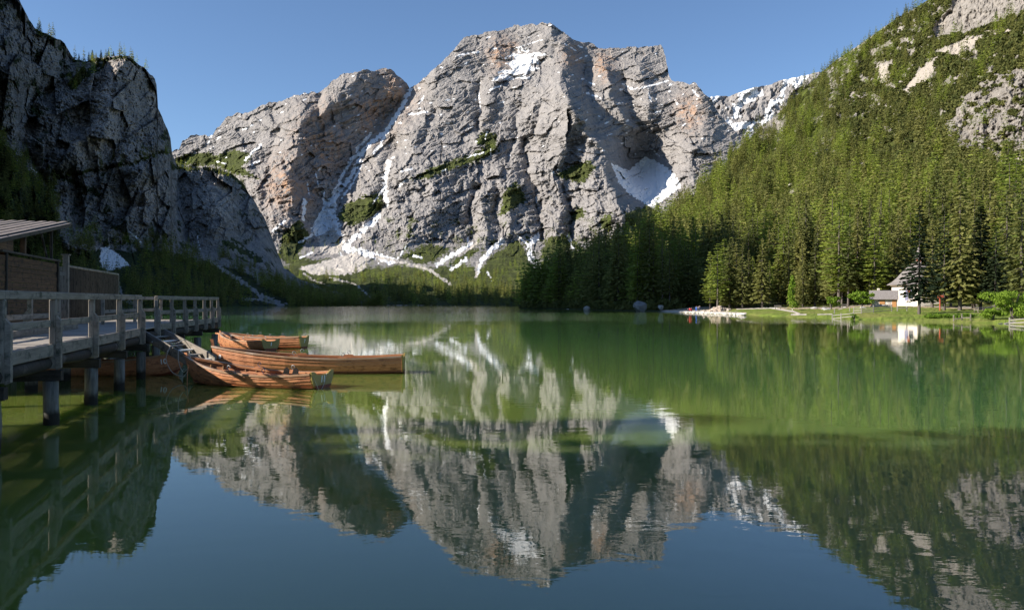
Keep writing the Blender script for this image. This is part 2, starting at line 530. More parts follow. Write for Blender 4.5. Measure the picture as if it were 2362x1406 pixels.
# ---------------- central mountain
crest_pts = [(380, 352), (412, 345), (420, 325), (440, 314), (468, 312), (490, 313), (500, 296), (520, 275), (545, 262), (570, 262), (600, 245),
    (640, 232), (700, 216), (714, 213), (735, 216), (745, 208), (762, 190), (795, 168), (830, 163), (900, 159), (908, 163), (920, 178), (938, 190), (945, 205),
    (960, 195), (985, 175), (1010, 150), (1035, 128), (1055, 105), (1070, 88), (1100, 80), (1115, 76), (1140, 72), (1165, 68), (1185, 60), (1215, 57), (1268, 54),
    (1280, 62), (1300, 74), (1320, 90), (1345, 97), (1370, 100), (1382, 113), (1395, 111), (1430, 110), (1480, 108), (1524, 106), (1530, 112), (1533, 126), (1536, 129), (1537, 150), (1541, 155), (1542, 170), (1548, 182), (1570, 190), (1590, 193), (1605, 189), (1622, 214), (1640, 228), (1650, 250), (1670, 275), (1690, 295), (1710, 315), (1740, 345), (1790, 390), (1850, 440)]
def m_depth(X, Y, T):
    D = np.interp(-Y, [-712, -706, -690, -660, -620, -590, -560, -400, -200, -55, 0], [860, 895, 1010, 1230, 1600, 1950, 2220, 2640, 3150, 3680, 3800])
    D = D + 150 * smooth(700, 400, X) * smooth(640, 400, Y)            # the left shoulder leans back
    return D
def bump_line(X, Y, pts, A, wl, wr):
    d, side = seg_dist(X, Y, pts)
    w = np.where(side < 0, wl, wr)
    return (.90 if A < 0 else .66) * A * np.exp(-(d / w) ** 1.3)
def m_carve(X, Y, T):
    nx = X + 14 * fbm(X / 60, Y / 60, 3.3, 3); ny = Y + 14 * fbm(X / 60, Y / 60, 8.1, 3)
    up = smooth(640, 560, Y)                                            # rock only above the screes
    c = np.zeros(X.shape)
    for pts, A, wl, wr in [
        ([(834, 160), (800, 200), (741, 266), (700, 275), (689, 334), (665, 390), (672, 450), (680, 500)], -170, 90, 34),
        ([(900, 160), (905, 200), (925, 215)], -60, 40, 14),
        ([(1268, 55), (1290, 100), (1302, 130), (1302, 190), (1300, 240)], -220, 90, 38),
        ([(1310, 228), (1322, 270), (1300, 330), (1280, 380)], -90, 34, 16),
        ([(1346, 266), (1352, 300), (1386, 344), (1405, 400), (1425, 450), (1440, 500)], -300, 60, 44),
        ([(1391, 165), (1409, 221), (1440, 260), (1468, 300)], -90, 22, 16),
        ([(1475, 150), (1490, 230), (1510, 290)], -50, 30, 14),
        ([(1600, 195), (1630, 260), (1600, 340), (1575, 400)], -80, 60, 60),
        ([(1060, 110), (1010, 190), (980, 270), (960, 340), (930, 400)], -90, 60, 70),
        ([(1150, 90), (1160, 150), (1130, 230), (1120, 300)], -50, 40, 20),
        ([(1160, 420), (1180, 470), (1175, 540)], -70, 34, 22),
        ([(1110, 420), (1125, 480), (1120, 550)], -50, 20, 14),
        ([(1010, 400), (1000, 460), (960, 540), (930, 590)], -90, 60, 40),
        ([(1285, 420), (1290, 480), (1280, 545)], -60, 26, 18),
        ([(1360, 400), (1370, 470), (1380, 540)], -60, 26, 18),
        ([(560, 380), (600, 440), (640, 520)], -60, 40, 30)]:
        c += bump_line(nx, ny, pts, A, wl, wr)
    for pts, A, w in [
        ([(945, 205), (915, 255), (880, 300), (830, 340), (800, 400), (765, 460), (755, 540)], 260, 44),
        ([(905, 330), (893, 380), (886, 430), (890, 470), (850, 520)], 110, 18),
        ([(1101, 190), (1101, 265), (1110, 300)], 60, 10),
        ([(1215, 320), (1225, 400), (1240, 450), (1245, 545)], 110, 12),
        ([(1105, 430), (1090, 480), (1083, 545)], 90, 9),
        ([(1150, 440), (1147, 480), (1150, 540)], 70, 10),
        ([(1312, 450), (1312, 500), (1318, 545)], 90, 10),
        ([(1200, 250), (1180, 330), (1160, 380)], 45, 9), ([(1255, 230), (1235, 300), (1215, 340)], 50, 9),
        ([(1340, 150), (1360, 220), (1380, 290)], 130, 22), ([(1440, 180), (1455, 240), (1480, 300)], 80, 16),
        ([(1000, 250), (975, 330)], 35, 10), ([(640, 300), (610, 370)], 40, 12), ([(735, 220), (735, 270)], 60, 12)]:
        c += bump_line(nx, ny, pts, A, w, w)
    c += 420 * np.exp(-(((X - 1478) / 75) ** 2 + ((Y - 385) / 75) ** 2))    # the snow cirque
    c *= smooth(600, 560, Y) * .85 + .15 * smooth(640, 600, Y)
    # gullies and ribs running down the face, then ledges and rubble
    a = (X - .25 * (Y - 400)) / 46; b = Y / 130
    rough = smooth(330, 420, Y)
    c -= up * (9 + 15 * rough) * ridged(a + .4 * fbm(X / 90, Y / 90, 1, 2), b, .5, 3)
    c -= up * (2 + 6 * rough) * ridged((X - .2 * Y) / 15 + .5 * fbm(X / 30, Y / 30, 4, 2), Y / 34, 2.5, 3)
    strat = (Y + .34 * (X - 1150) + 16 * fbm(X / 140, Y / 140, 6, 3))
    saw = np.mod(strat / 15.0 + .4 * fbm(X / 70, Y / 35, 9, 2), 1.0)
    bedm = np.clip(.55 + 1.1 * fbm(X / 80, Y / 60, 33, 3), .12, 1.2)
    c += up * (19 - 6 * rough) * (saw - .5) * bedm
    saw2 = np.mod(strat / 5.4 + .5 * fbm(X / 20, Y / 12, 5, 2), 1.0)
    c += up * 4.5 * (saw2 - .5) * bedm
    c -= up * 5 * fbm(X / 9, Y / 9, 3, 2) * (.25 + 1.0 * rough)
    wx = X + 6 * fbm(X / 30, Y / 30, 15, 3); wy = Y + 6 * fbm(X / 30, Y / 30, 25, 3)
    side = smooth(1340, 1260, X + 30 * fbm(X / 40, Y / 40, 31, 2))
    for dip, wgt in ((.5, side), (.10, 1 - side)):                            # beds rise to the right, steeper on the left
        u = wx * .9 - wy * dip; v = wy + wx * dip
        c += up * wgt * (30 * facets(u / 1.5, v, 56, 41) + 19 * facets(u / 1.8, v, 23, 42) * (1 + .5 * rough) + 8 * facets(u / 2.0, v, 9, 43) * (1 + .5 * rough) + 3.5 * facets(u / 2.2, v, 4.2, 44))
    low = smooth(560, 620, Y)
    c += low * (40 * fbm(X / 60, Y / 20, 2, 3) + 8 * fbm(X / 12, Y / 6, 1, 2)) * smooth(706, 690, Y)
    return c
def m_masks(X, Y, T):
    A = zeros(X)
    nz = fbm(X / 7, Y / 5, 1, 3); nzb = fbm(X / 30, Y / 26, 2, 4)
    S = A['snow']
    for p in ([(1194, 113), (1214, 116), (1248, 123), (1253, 128), (1238, 148), (1224, 172), (1209, 187), (1199, 182), (1155, 182), (1140, 187), (1152, 163), (1175, 153), (1170, 133)],):
        st = np.sin((Y + .1 * X) / 2.6 + 3 * nzb)
        np.maximum(S, patch(X, Y, p, 1.1 * nz + .9 * st - .35, 10), out=S)
    for p in ([(758, 455), (775, 460), (777, 515), (770, 540), (728, 545), (718, 530), (733, 500)],
              [(1409, 376), (1450, 394), (1487, 362), (1514, 371), (1555, 399), (1572, 431), (1505, 480), (1450, 446), (1427, 421)],
              [(1640, 222), (1700, 235), (1700, 290), (1685, 292)]):
        np.maximum(S, patch(X, Y, p, nz, 5), out=S)
    for pts, w in [([(945, 210), (925, 250), (912, 270), (890, 305), (860, 325), (835, 350), (820, 390), (800, 420), (772, 458)], 11),
        ([(890, 305), (878, 335), (862, 352)], 8), ([(835, 350), (812, 368), (790, 405), (768, 452)], 9), ([(855, 308), (838, 330), (822, 345)], 8),
        ([(820, 350), (834, 372), (852, 395)], 2.5), ([(742, 385), (728, 400), (735, 430)], 2.5), ([(708, 420), (714, 450)], 2),
        ([(773, 511), (783, 550), (800, 575), (840, 582), (870, 592), (905, 602)], 19), ([(872, 498), (840, 530), (812, 552), (798, 570)], 14),
        ([(704, 462), (700, 505)], 9), ([(745, 440), (750, 480), (740, 520)], 7), ([(760, 545), (768, 575), (790, 590)], 9), ([(690, 560), (715, 545), (725, 530)], 6), ([(835, 380), (815, 420), (790, 455)], 5), ([(555, 300), (588, 288)], 3), ([(602, 334), (583, 352), (565, 370)], 6), ([(596, 372), (575, 382)], 4),
        ([(945, 264), (985, 258)], 5), ([(966, 240), (978, 222)], 3), ([(720, 583), (690, 596)], 5), ([(658, 508), (626, 535)], 5),
        ([(896, 375), (886, 430), (892, 470)], 12), ([(480, 330), (488, 312)], 3), ([(700, 216), (716, 213)], 3), ([(500, 372), (520, 378)], 3),
        ([(1160, 555), (1130, 578), (1112, 600), (1100, 628)], 12), ([(1243, 545), (1222, 563), (1224, 590), (1236, 612), (1240, 632)], 17), ([(1195, 543), (1214, 562)], 4),
        ([(1088, 562), (1050, 585), (1008, 610)], 10), ([(1075, 597), (1041, 622)], 10), ([(935, 570), (915, 600)], 5), ([(955, 590), (972, 594)], 6),
        ([(1124, 626), (1136, 648)], 4), ([(1080, 548), (1078, 556)], 5), ([(860, 470), (880, 440)], 3), ([(1312, 545), (1322, 575)], 6),
        ([(1473, 205), (1541, 187)], 4), ([(1496, 217), (1502, 235)], 5), ([(1435, 193), (1457, 205)], 4), ([(1330, 105), (1352, 112)], 3),
        ([(1050, 130), (1085, 122), (1110, 120)], 4), ([(1130, 207), (1158, 197)], 4), ([(1105, 215), (1108, 260)], 3), ([(1185, 113), (1250, 92)], 1.5), ([(1300, 100), (1330, 118)], 3),
        ([(1340, 180), (1372, 196)], 3), ([(1345, 212), (1385, 225)], 4), ([(1085, 360), (1115, 352)], 4), ([(1120, 320), (1124, 300)], 2), ([(1132, 345), (1132, 360)], 3),
        ([(1020, 395), (1030, 390)], 3), ([(925, 395), (950, 390)], 4), ([(920, 430), (935, 415)], 4), ([(1236, 455), (1242, 480)], 3), ([(1270, 400), (1290, 390)], 3),
        ([(1565, 180), (1572, 190)], 2), ([(1600, 210), (1610, 222)], 4), ([(1505, 345), (1520, 360)], 4), ([(1556, 230), (1562, 240)], 3)]:
        np.maximum(S, streak(X, Y, pts, w, nz), out=S)
    strat = (Y + .34 * (X - 1150) + 16 * fbm(X / 140, Y / 140, 6, 3))
    led = np.sin(strat / 15.0 * 2 * np.pi + 1.2 * nzb)
    np.maximum(S, np.clip(.5 + 6 * (led * .5 + fbm(X / 16, Y / 9, 5, 3) - 1.02), 0, 1) * smooth(420, 330, Y), out=S)
    V = A['veg']
    for p in ([(940, 415), (1000, 385), (1050, 365), (1100, 350), (1140, 318), (1147, 350), (1100, 374), (1040, 392), (985, 412)],
              [(1275, 408), (1320, 380), (1360, 370), (1375, 385), (1345, 425), (1325, 420), (1300, 412)],
              [(1315, 490), (1345, 475), (1352, 500), (1320, 512)], [(1385, 500), (1412, 492), (1412, 532), (1385, 527)],
              [(1160, 445), (1190, 415), (1215, 460), (1190, 480), (1150, 500)],
              [(1100, 640), (1130, 590), (1160, 572), (1195, 550), (1215, 580), (1228, 650), (1150, 665)],
              [(1242, 600), (1262, 548), (1300, 538), (1332, 560), (1290, 592)], [(1240, 660), (1248, 605), (1300, 580), (1400, 560), (1400, 700), (1300, 700)],
              [(640, 595), (650, 540), (690, 505), (718, 545), (690, 585), (720, 600), (800, 590), (800, 605), (690, 625)],
              [(795, 472), (830, 455), (880, 440), (885, 480), (840, 512), (810, 522), (775, 505)], [(1035, 610), (1085, 570), (1110, 575), (1060, 615)],
              [(960, 610), (920, 590), (990, 560), (1040, 575), (1000, 605)], [(470, 370), (540, 343), (585, 358), (560, 385), (595, 412), (540, 402)],
              [(1095, 330), (1115, 300), (1145, 310), (1150, 350)], [(420, 355), (480, 350), (520, 370), (480, 385), (400, 380)], [(1440, 490), (1500, 470), (1520, 500), (1440, 530)]):
        np.maximum(V, patch(X, Y, p, nz, 7, 14) * .95, out=V)
    np.maximum(V, np.clip(.42 * smooth(380, 560, Y) + .25 * nzb, 0, .6) * smooth(800, 900, X), out=V)
    np.maximum(V, smooth(598, 630, Y + 10 * nzb) * .95, out=V)
    Sc = A['scree']
    for p in ([(690, 618), (760, 600), (820, 580), (855, 600), (835, 625), (790, 634), (720, 632)], [(735, 545), (770, 525), (795, 560), (780, 585), (740, 585)]):
        np.maximum(Sc, patch(X, Y, p, nz, 5), out=Sc)
    for pts, w in [([(865, 592), (935, 606), (991, 622), (1027, 648), (1040, 656)], 7), ([(1228, 620), (1232, 645)], 6), ([(1060, 590), (1100, 560)], 6), ([(1100, 605), (1098, 640)], 5),
                   ([(820, 680), (850, 702), (900, 705), (1050, 707)], 3), ([(760, 640), (820, 655), (860, 690)], 5), ([(700, 630), (720, 645), (760, 660)], 4), ([(1160, 708), (1205, 709)], 3)]:
        np.maximum(Sc, streak(X, Y, pts, w, nz), out=Sc)
    V *= 1 - np.clip(Sc * 1.3, 0, 1)
    S *= 1 - Sc * .9
    O = A['ochre']
    for x, y, r in ((905, 215, 45), (860, 260, 45), (1155, 125, 28), (745, 330, 60), (1320, 130, 22), (1390, 150, 25), (1590, 260, 30), (660, 430, 50), (1180, 110, 14), (700, 450, 40)):
        np.maximum(O, np.exp(-(((X - x) / r) ** 2 + ((Y - y) / r / 1.3) ** 2)) * .9, out=O)
    return A
MX = np.arange(384, 1840, 1.7)
_tm = np.linspace(0, 1, 410)
cj = lambda f, a, s1: (lambda x: f(x) + a * (fbm(x / s1, 0.3 + 0 * x, 1.7, 4)))
mountain = Relief('mountain', MX, _tm, lambda x: 711 + 0 * x, cj(lut(crest_pts), 4.5, 14), m_depth, m_carve, m_masks, M_MOUNTAIN, [(40, 10), (300, 200), (1200, 900), (2500, 1500)], level=True)

# ---------------- snowy ridge far behind the hillside
fr = lut([(1560, 300), (1640, 222), (1680, 222), (1730, 205), (1780, 193), (1810, 183), (1850, 175), (1900, 165), (2000, 150)])
def fr_masks(X, Y, T):
    A = zeros(X); nz = fbm(X / 9, Y / 7, 4, 4)
    g = np.sin((X + .8 * Y) / 13 + 2.5 * fbm(X / 40, Y / 40, 3, 2))
    A['snow'] = np.clip(.5 + 2.2 * (nz * .7 + .75 * g + .0 - .5 * smooth(210, 262, Y - .35 * (X - 1700) * -1)), 0, 1)
    np.maximum(A['snow'], patch(X, Y, [(1675, 288), (1700, 282), (1735, 280), (1720, 298), (1690, 302)], nz, 3), out=A['snow'])
    return A
far_ridge = Relief('mountain_ridge', np.arange(1560, 2000, 2.0), np.linspace(0, 1, 90), lambda x: 480 + 0 * x, cj(fr, 2.5, 16),
    lambda X, Y, T: 3900 + 800 * T, lambda X, Y, T: 60 * facets(X, Y * 1.2 + .5 * X, 30, 61) + 24 * facets(X, Y + .4 * X, 11, 62) - 6 * fbm(X / 7, Y / 7, 1, 2), fr_masks, M_MOUNTAIN, [(60, 20), (900, 600), (2500, 1700)])

# ---------------- dark cliffs on the near left
lc_pts = [(-900, -1000), (-500, -720), (-300, -500), (-150, -270), (-40, -100), (30, -25), (45, 0), (62, 35), (78, 62), (95, 75), (130, 86), (150, 102), (163, 126), (172, 138), (185, 142), (215, 136), (260, 129), (298, 127),
    (308, 140), (325, 152), (342, 165), (357, 180), (362, 200), (364, 250), (374, 272), (386, 300), (394, 322), (396, 352), (410, 385), (440, 386), (470, 386), (510, 391), (545, 407), (565, 432),
    (590, 470), (613, 510), (625, 540), (640, 582), (655, 618), (690, 640), (740, 662), (800, 680), (840, 690), (862, 703), (880, 709)]
lfoot = lut([(-900, 740), (0, 712), (300, 709), (600, 707), (880, 711)])
def l_depth(X, Y, T):
    base = np.interp(X, [-900, -300, 0, 300, 600, 700, 880], [230, 300, 390, 500, 640, 690, 760])
    top = np.interp(X, [-900, -300, 0, 160, 300, 390, 410, 560, 660, 760, 880], [360, 500, 640, 760, 870, 970, 1050, 1180, 1130, 950, 770])
    toe = np.interp(X, [0, 150, 380, 560, 640, 760, 880], [600, 570, 560, 600, 640, 690, 709])
    fa = smooth(0, 1, np.clip((709 - Y) / np.maximum(709 - toe, 1), 0, 1)) * .0 + np.clip((709 - Y) / np.maximum(709 - toe, 1), 0, 1)
    crest = lut(lc_pts)(X)
    fb = np.clip((toe - Y) / np.maximum(toe - crest, 1), 0, 1)
    return base + (top - base) * (.52 * fa + .48 * fb)
def l_carve(X, Y, T):
    nx = X + 10 * fbm(X / 50, Y / 50, 3.3, 3); ny = Y + 10 * fbm(X / 50, Y / 50, 8.1, 3)
    c = np.zeros(X.shape)
    for pts, A, wl, wr in [
        ([(165, 135), (115, 205), (72, 225), (55, 330), (85, 400), (110, 430)], 110, 34, 34),
        ([(398, 352), (408, 420), (415, 500), (440, 560)], 90, 12, 40),
        ([(300, 130), (270, 200), (250, 280), (230, 360), (330, 400)], -60, 50, 60),
        ([(360, 200), (340, 300), (380, 350)], -40, 60, 20),
        ([(240, 180), (215, 300), (150, 360)], -40, 20, 40),
        ([(120, 470), (135, 540), (200, 580)], -40, 14, 14),
        ([(470, 390), (500, 480), (520, 560)], -50, 40, 30), ([(560, 440), (590, 540), (620, 600)], -40, 26, 20),
        ([(0, 100), (40, 300), (30, 480)], -60, 50, 40), ([(130, 410), (230, 395), (300, 380), (370, 350)], 26, 9, 9)]:
        c += bump_line(nx, ny, pts, A, wl, wr)
    rockz = smooth(620, 540, Y + .1 * (X - 300))
    c += rockz * (46 * facets(X + .3 * Y, Y / 2 - .2 * X, 74, 54) + 24 * facets(X + .3 * Y, Y / 1.9 - .2 * X, 34, 51) + 10 * facets(X + .3 * Y, Y / 1.6 - .2 * X, 15, 52) + 3 * facets(X, Y, 7, 53))
    c -= rockz * 7 * ridged((X + .2 * Y) / 42 + .3 * fbm(X / 60, Y / 60, 2, 2), Y / 90, 4, 4)
    c -= rockz * 4 * ridged((X - .3 * Y) / 13, Y / 22, 6, 3)
    c -= 4 * fbm(X / 5, Y / 5, 3, 3) * (.4 + .6 * rockz)
    sw = np.mod((Y - .3 * X + 14 * fbm(X / 90, Y / 90, 7, 2)) / 13, 1)
    c += rockz * 6 * (sw - .5)
    return .7 * c * smooth(709, 690, Y)
def l_masks(X, Y, T):
    A = zeros(X); nz = fbm(X / 7, Y / 6, 1, 3); nzb = fbm(X / 34, Y / 30, 2, 4)
    V = A['veg']
    V += np.clip(.34 + .42 * nzb, 0, .62)
    np.maximum(V, patch(X, Y, [(-900, 300), (0, 330), (60, 380), (110, 430), (135, 520), (115, 620), (-900, 640)], nz + nzb, 16, 20) * .9, out=V)
    toe = np.interp(X, [0, 150, 380, 560, 640, 760, 880], [560, 560, 570, 620, 650, 690, 709])
    np.maximum(V, smooth(-10, 24, Y - toe + 16 * nzb) * .9, out=V)
    for pts, w in [([(130, 410), (190, 398), (250, 385), (310, 375), (370, 352), (390, 352)], 8), ([(170, 140), (220, 140), (290, 132), (340, 165)], 7), ([(165, 200), (200, 170), (235, 150)], 16),
                   ([(400, 385), (480, 390), (540, 405), (580, 450)], 11), ([(520, 560), (560, 580), (600, 600)], 16), ([(85, 75), (150, 100)], 7), ([(120, 400), (170, 420), (230, 450)], 12),
                   ([(0, 330), (50, 370), (60, 450), (30, 520)], 14), ([(110, 420), (130, 500)], 12)]:
        np.maximum(V, streak(X, Y, pts, w, nz, 5), out=V)
    for x, y, rx, ry in ((260, 300, 70, 90), (330, 220, 25, 40), (480, 450, 50, 50), (340, 440, 45, 60), (500, 520, 40, 40), (150, 560, 40, 40)):
        V -= .5 * np.exp(-(((X - x) / rx) ** 2 + ((Y - y) / ry) ** 2)) * (V < .8)
    S = A['snow']
    np.maximum(S, patch(X, Y, [(233, 572), (250, 570), (280, 592), (300, 612), (270, 618), (240, 628), (232, 600)], nz, 4), out=S)
    for pts, w in [([(300, 535), (318, 550), (326, 562)], 4), ([(72, 388), (85, 398)], 4), ([(455, 545), (462, 575)], 2)]:
        np.maximum(S, streak(X, Y, pts, w, nz), out=S)
    Sc = A['scree']
    for pts, w in [([(470, 590), (520, 625), (560, 650), (600, 680), (655, 703)], 8), ([(560, 690), (600, 690), (650, 704)], 6), ([(640, 610), (690, 635), (735, 660)], 3), ([(270, 640), (280, 680)], 6), ([(75, 205), (60, 240)], 12),
                   ([(250, 490), (300, 540), (350, 580)], 3), ([(425, 520), (470, 590)], 4), ([(280, 690), (320, 705)], 5), ([(660, 600), (700, 640), (720, 670)], 3)]:
        np.maximum(Sc, streak(X, Y, pts, w, nz, 4), out=Sc)
    V *= 1 - np.clip(np.maximum(Sc, S) * 1.3, 0, 1)
    O = A['ochre']
    for p in ([(245, 190), (262, 150), (290, 148), (282, 230), (265, 290), (272, 332), (235, 350), (212, 290)], [(330, 440), (362, 400), (352, 480), (340, 520), (308, 490)], [(482, 418), (502, 428), (518, 480), (490, 502)],
              [(205, 560), (235, 590), (232, 625), (190, 640), (160, 600), (170, 560)], [(300, 300), (340, 290), (350, 340), (310, 360)], [(150, 340), (200, 310), (235, 350), (180, 390)], [(345, 190), (360, 205), (358, 250), (340, 260)]):
        np.maximum(O, patch(X, Y, p, 1.6 * nz + nzb, 12, 16), out=O)
    V *= 1 - .7 * O * (V < .8)
    for x, y, r in ((250, 250, 60), (290, 160, 26), (350, 450, 40), (510, 480, 30), (240, 320, 50)):
        np.maximum(O, np.exp(-(((X - x) / r) ** 2 + ((Y - y) / r / 1.4) ** 2)), out=O)
    return A
LX = np.concatenate([np.arange(-900, -40, 12.0), np.arange(-40, 884, 1.9)])
cliffs = Relief('cliff', LX, np.linspace(0, 1, 330), lfoot, cj(lut(lc_pts), 4.0, 15), l_depth, l_carve, l_masks, M_CLIFF, [(40, 15), (200, 250), (500, 600)])

# ---------------- valley side that goes on beyond the left of the picture
def valley_side():
    xs = np.linspace(-1150, -480, 70); ys = np.linspace(-140, 800, 110)
    X, Y = np.meshgrid(xs, ys)
    q = Y + 199
    h = np.interp(q, [100, 150, 215, 240, 270, 320, 376, 420, 450, 465, 494, 559, 620, 800, 1000], [330, 380, 438, 488, 512, 524, 532, 505, 462, 478, 512, 552, 490, 400, 380])
    prof = np.clip(1 - np.abs(X + 740) / 250, 0, 1) ** .8
    Z = h * prof * (1 + .04 * fbm(X / 60, Y / 60, 2, 3)) + 14 * fbm(X / 30, Y / 30, 4, 3) - 4
    edge = np.clip((Y + 140) / 40, 0, 1)
    Z = Z * edge - 3 * (1 - edge)
    A = zeros(X); A['veg'] += .5
    o = place('hills', grid_mesh('hills', np.stack([X, Y, Z], -1), 70, 110, M_CLIFF, A))
    o['kind'] = 'structure'
valley_side()

# ---------------- wooded hillside and meadow on the right
shoreD = lut([(1196, 455), (1205, 430), (1300, 372), (1400, 312), (1475, 272), (1540, 255), (1560, 244), (1600, 222), (1700, 187), (1800, 157), (1910, 139), (2060, 119), (2200, 112), (2362, 103), (2700, 80)])
baseD = lut([(1196, 458), (1205, 436), (1300, 378), (1400, 318), (1475, 280), (1540, 272), (1600, 278), (1640, 268), (1700, 245), (1800, 225), (1900, 212), (2060, 205), (2130, 190), (2200, 175), (2362, 150), (2700, 120)])
rcrest = lut([(2700, -330), (2500, -210), (2362, -120), (2200, -40), (2110, 20), (2050, 55), (1980, 105), (1920, 145), (1860, 200), (1810, 248), (1760, 292), (1700, 345), (1650, 400), (1600, 450), (1550, 500), (1500, 540),
    (1450, 580), (1400, 610), (1350, 636), (1300, 664), (1250, 690), (1215, 704), (1196, 708)])
crestD = lut([(1196, 462), (1215, 450), (1300, 470), (1400, 520), (1500, 600), (1600, 700), (1700, 780), (1800, 860), (1900, 900), (2000, 900), (2362, 680), (2700, 480)])
def hill_build():
    xs = np.concatenate([np.arange(1196, 2400, 3.0), np.arange(2400, 2700, 12.0)])
    n1, n2 = 26, 190
    sD, bD, cD, yc = shoreD(xs), baseD(xs), crestD(xs), rcrest(xs)
    horizon = CY - 3 + (xs - CX) * .0034
    rows = []
    for j in range(n1):                                     # meadow: from just under the waterline to the foot of the wood
        s = j / (n1 - 1)
        D = sD - 1.2 + (bD - sD + 1.2) * s
        z = -0.45 + .45 * min(1, s * n1 / 1.5) + np.minimum(.018 * (D - sD), 2.2) * (s > 0) + .28 * min(1, max(0, s * 14 - .8))
        z = z + .12 * fbm(xs / 14, D / 5, 1, 3) * (s > .05) + .5 * smooth(1930, 1990, xs) * smooth(0, .5, s)
        x = (xs - CX) / F * D
        rows.append(np.stack([x, D, z], -1))
    foot = rows[-1]
    yb = horizon - (foot[:, 2] - CAM.z) / bD * F
    X, T = np.meshgrid(xs, np.linspace(0, 1, n2)[1:])
    Yp = yb[None] + (yc - yb)[None] * T
    D = bD[None] + (cD - bD)[None] * (T ** .9)
    rk = poly_sd(X, Yp, [(2150, 62), (2190, 20), (2215, -60), (2420, -80), (2400, 10), (2330, 42), (2290, 58), (2230, 78), (2155, 88)])
    c = 16 * fbm(X / 60, Yp / 60, 2, 4) + 3 * fbm(X / 9, Yp / 9, 3, 3)
    c += smooth(-4, 10, rk) * 26 - 9 * smooth(0, 8, rk) * ridged(X / 14, Yp / 22, 2, 3)
    rc = poly_sd(X, Yp, [(2180, 300), (2200, 270), (2230, 220), (2260, 195), (2300, 170), (2420, 150), (2420, 380), (2320, 392), (2260, 345), (2215, 345)])
    c -= smooth(-6, 8, rc) * 14 * ridged(X / 22, Yp / 16, 5, 4)
    c *= smooth(0, .08, T) * smooth(1215, 1320, X)
    D = D + c
    x, y, z = at_np(X, Yp, D)
    hillP = np.stack([x, y, z], -1)
    V = np.concatenate([np.stack(rows, 0), hillP], 0)
    top = hillP[-1]
    for dd, dz in ((30, 6), (150, 90), (500, 420)):
        V = np.concatenate([V, np.stack([top[:, 0] * (1 + dd / top[:, 1]), top[:, 1] + dd, top[:, 2] - dz], -1)[None]], 0)
    # masks
    A = {}
    H = zeros(X); nz = fbm(X / 8, Yp / 7, 1, 3); nzb = fbm(X / 30, Yp / 26, 3, 4)
    H['veg'] += np.clip(.80 + .35 * nzb, .45, 1)
    H['veg'] -= smooth(420, 250, Yp) * smooth(1850, 1950, X) * np.clip(.25 + .9 * fbm(X / 11, Yp / 8, 17, 3), 0, .6)
    H['scree'] *= 0
    H['veg'] *= 1 - smooth(-2, 4, rk + 4 * nz) * .92
    H['veg'] -= smooth(-8, 6, rc + 6 * nz) * (.72 + .35 * fbm(X / 12, Yp / 9, 7, 3))
    for p in ([(2085, 205), (2120, 165), (2135, 150), (2160, 130), (2158, 160), (2130, 190), (2090, 212)], [(2165, 118), (2200, 100), (2255, 82), (2262, 92), (2235, 118), (2195, 135)], [(2262, 78), (2310, 60), (2340, 40), (2300, 85)],
              [(2025, 150), (2050, 148), (2052, 180), (2030, 192)], [(2322, 60), (2345, 45), (2338, 90), (2328, 95)], [(2310, 350), (2345, 345), (2362, 375), (2318, 385)]):
        m = patch(X, Yp, p, 1.3 * nz + fbm(X / 5, Yp / 4, 19, 2), 7, 7)
        np.maximum(H['scree'], m, out=H['scree']); H['veg'] *= 1 - m
    for x0, y0, r0 in ((1775, 275, 22), (1800, 300, 16), (1760, 310, 12), (1920, 120, 12), (2080, 50, 14), (2095, 15, 9), (2090, 65, 9), (1826, 440, 5), (2140, 230, 9), (1985, 225, 7)):
        m = np.exp(-(((X - x0) / r0) ** 2 + ((Yp - y0) / r0) ** 2)) * (1 + .8 * nz)
        H['veg'] -= np.clip(m, 0, 1) * .9
    G = zeros(np.zeros((n1, len(xs))))
    gx, gs = np.meshgrid(xs, np.linspace(0, 1, n1))
    gD = np.stack(rows, 0)[..., 1]; gz = np.stack(rows, 0)[..., 2]
    gy = horizon[None] - (gz - CAM.z) / gD * F
    gn = fbm(gx / 12, gD / 6, 5, 3)
    G['scree'] = np.clip(np.maximum(smooth(1780, 1600, gx) * .7, smooth(.55, .95, gs) * .62) + .25 * gn, 0, 1)
    G['snow'] = np.clip(smooth(1720, 1640, gx) * smooth(.62, .2, gs) + .3 * gn * smooth(1720, 1640, gx), 0, 1)
    for pts, w in [([(1690, 721), (1640, 720), (1720, 722)], 1.5), ([(1780, 710), (1830, 718), (1845, 724)], 1.6), ([(1825, 725), (1860, 725)], 1.3), ([(1885, 725), (1920, 724)], .9), ([(1935, 713), (1955, 706)], 1.0), ([(1700, 712), (1790, 709)], 1.4)]:
        d, _ = seg_dist(gx, gy, pts); np.maximum(G['snow'], np.clip(1.2 - d / w * .6, 0, 1), out=G['snow'])
    G['veg'] = smooth(1560, 1500, gx) * 1.0
    for k in H:
        A[k] = np.concatenate([G[k], H[k], np.repeat(H[k][-1:], 3, 0)], 0)
    me = grid_mesh('hillside', V, len(xs), n1 + n2 - 1 + 3, M_SHORE, A)
    me.materials.append(M_HILL)
    npoly = len(me.polygons)
    mi = np.zeros(npoly, np.int32); mi[(n1 - 1) * (len(xs) - 1):] = 1
    me.polygons.foreach_set('material_index', mi)
    o = place('hillside', me); o['kind'] = 'structure'
    return xs, np.concatenate([foot[None], hillP], 0), np.concatenate([yb[None], Yp], 0), np.stack(rows, 0)
HX, HP, HY, GP = hill_build()
HT = np.linspace(0, 1, HP.shape[0])
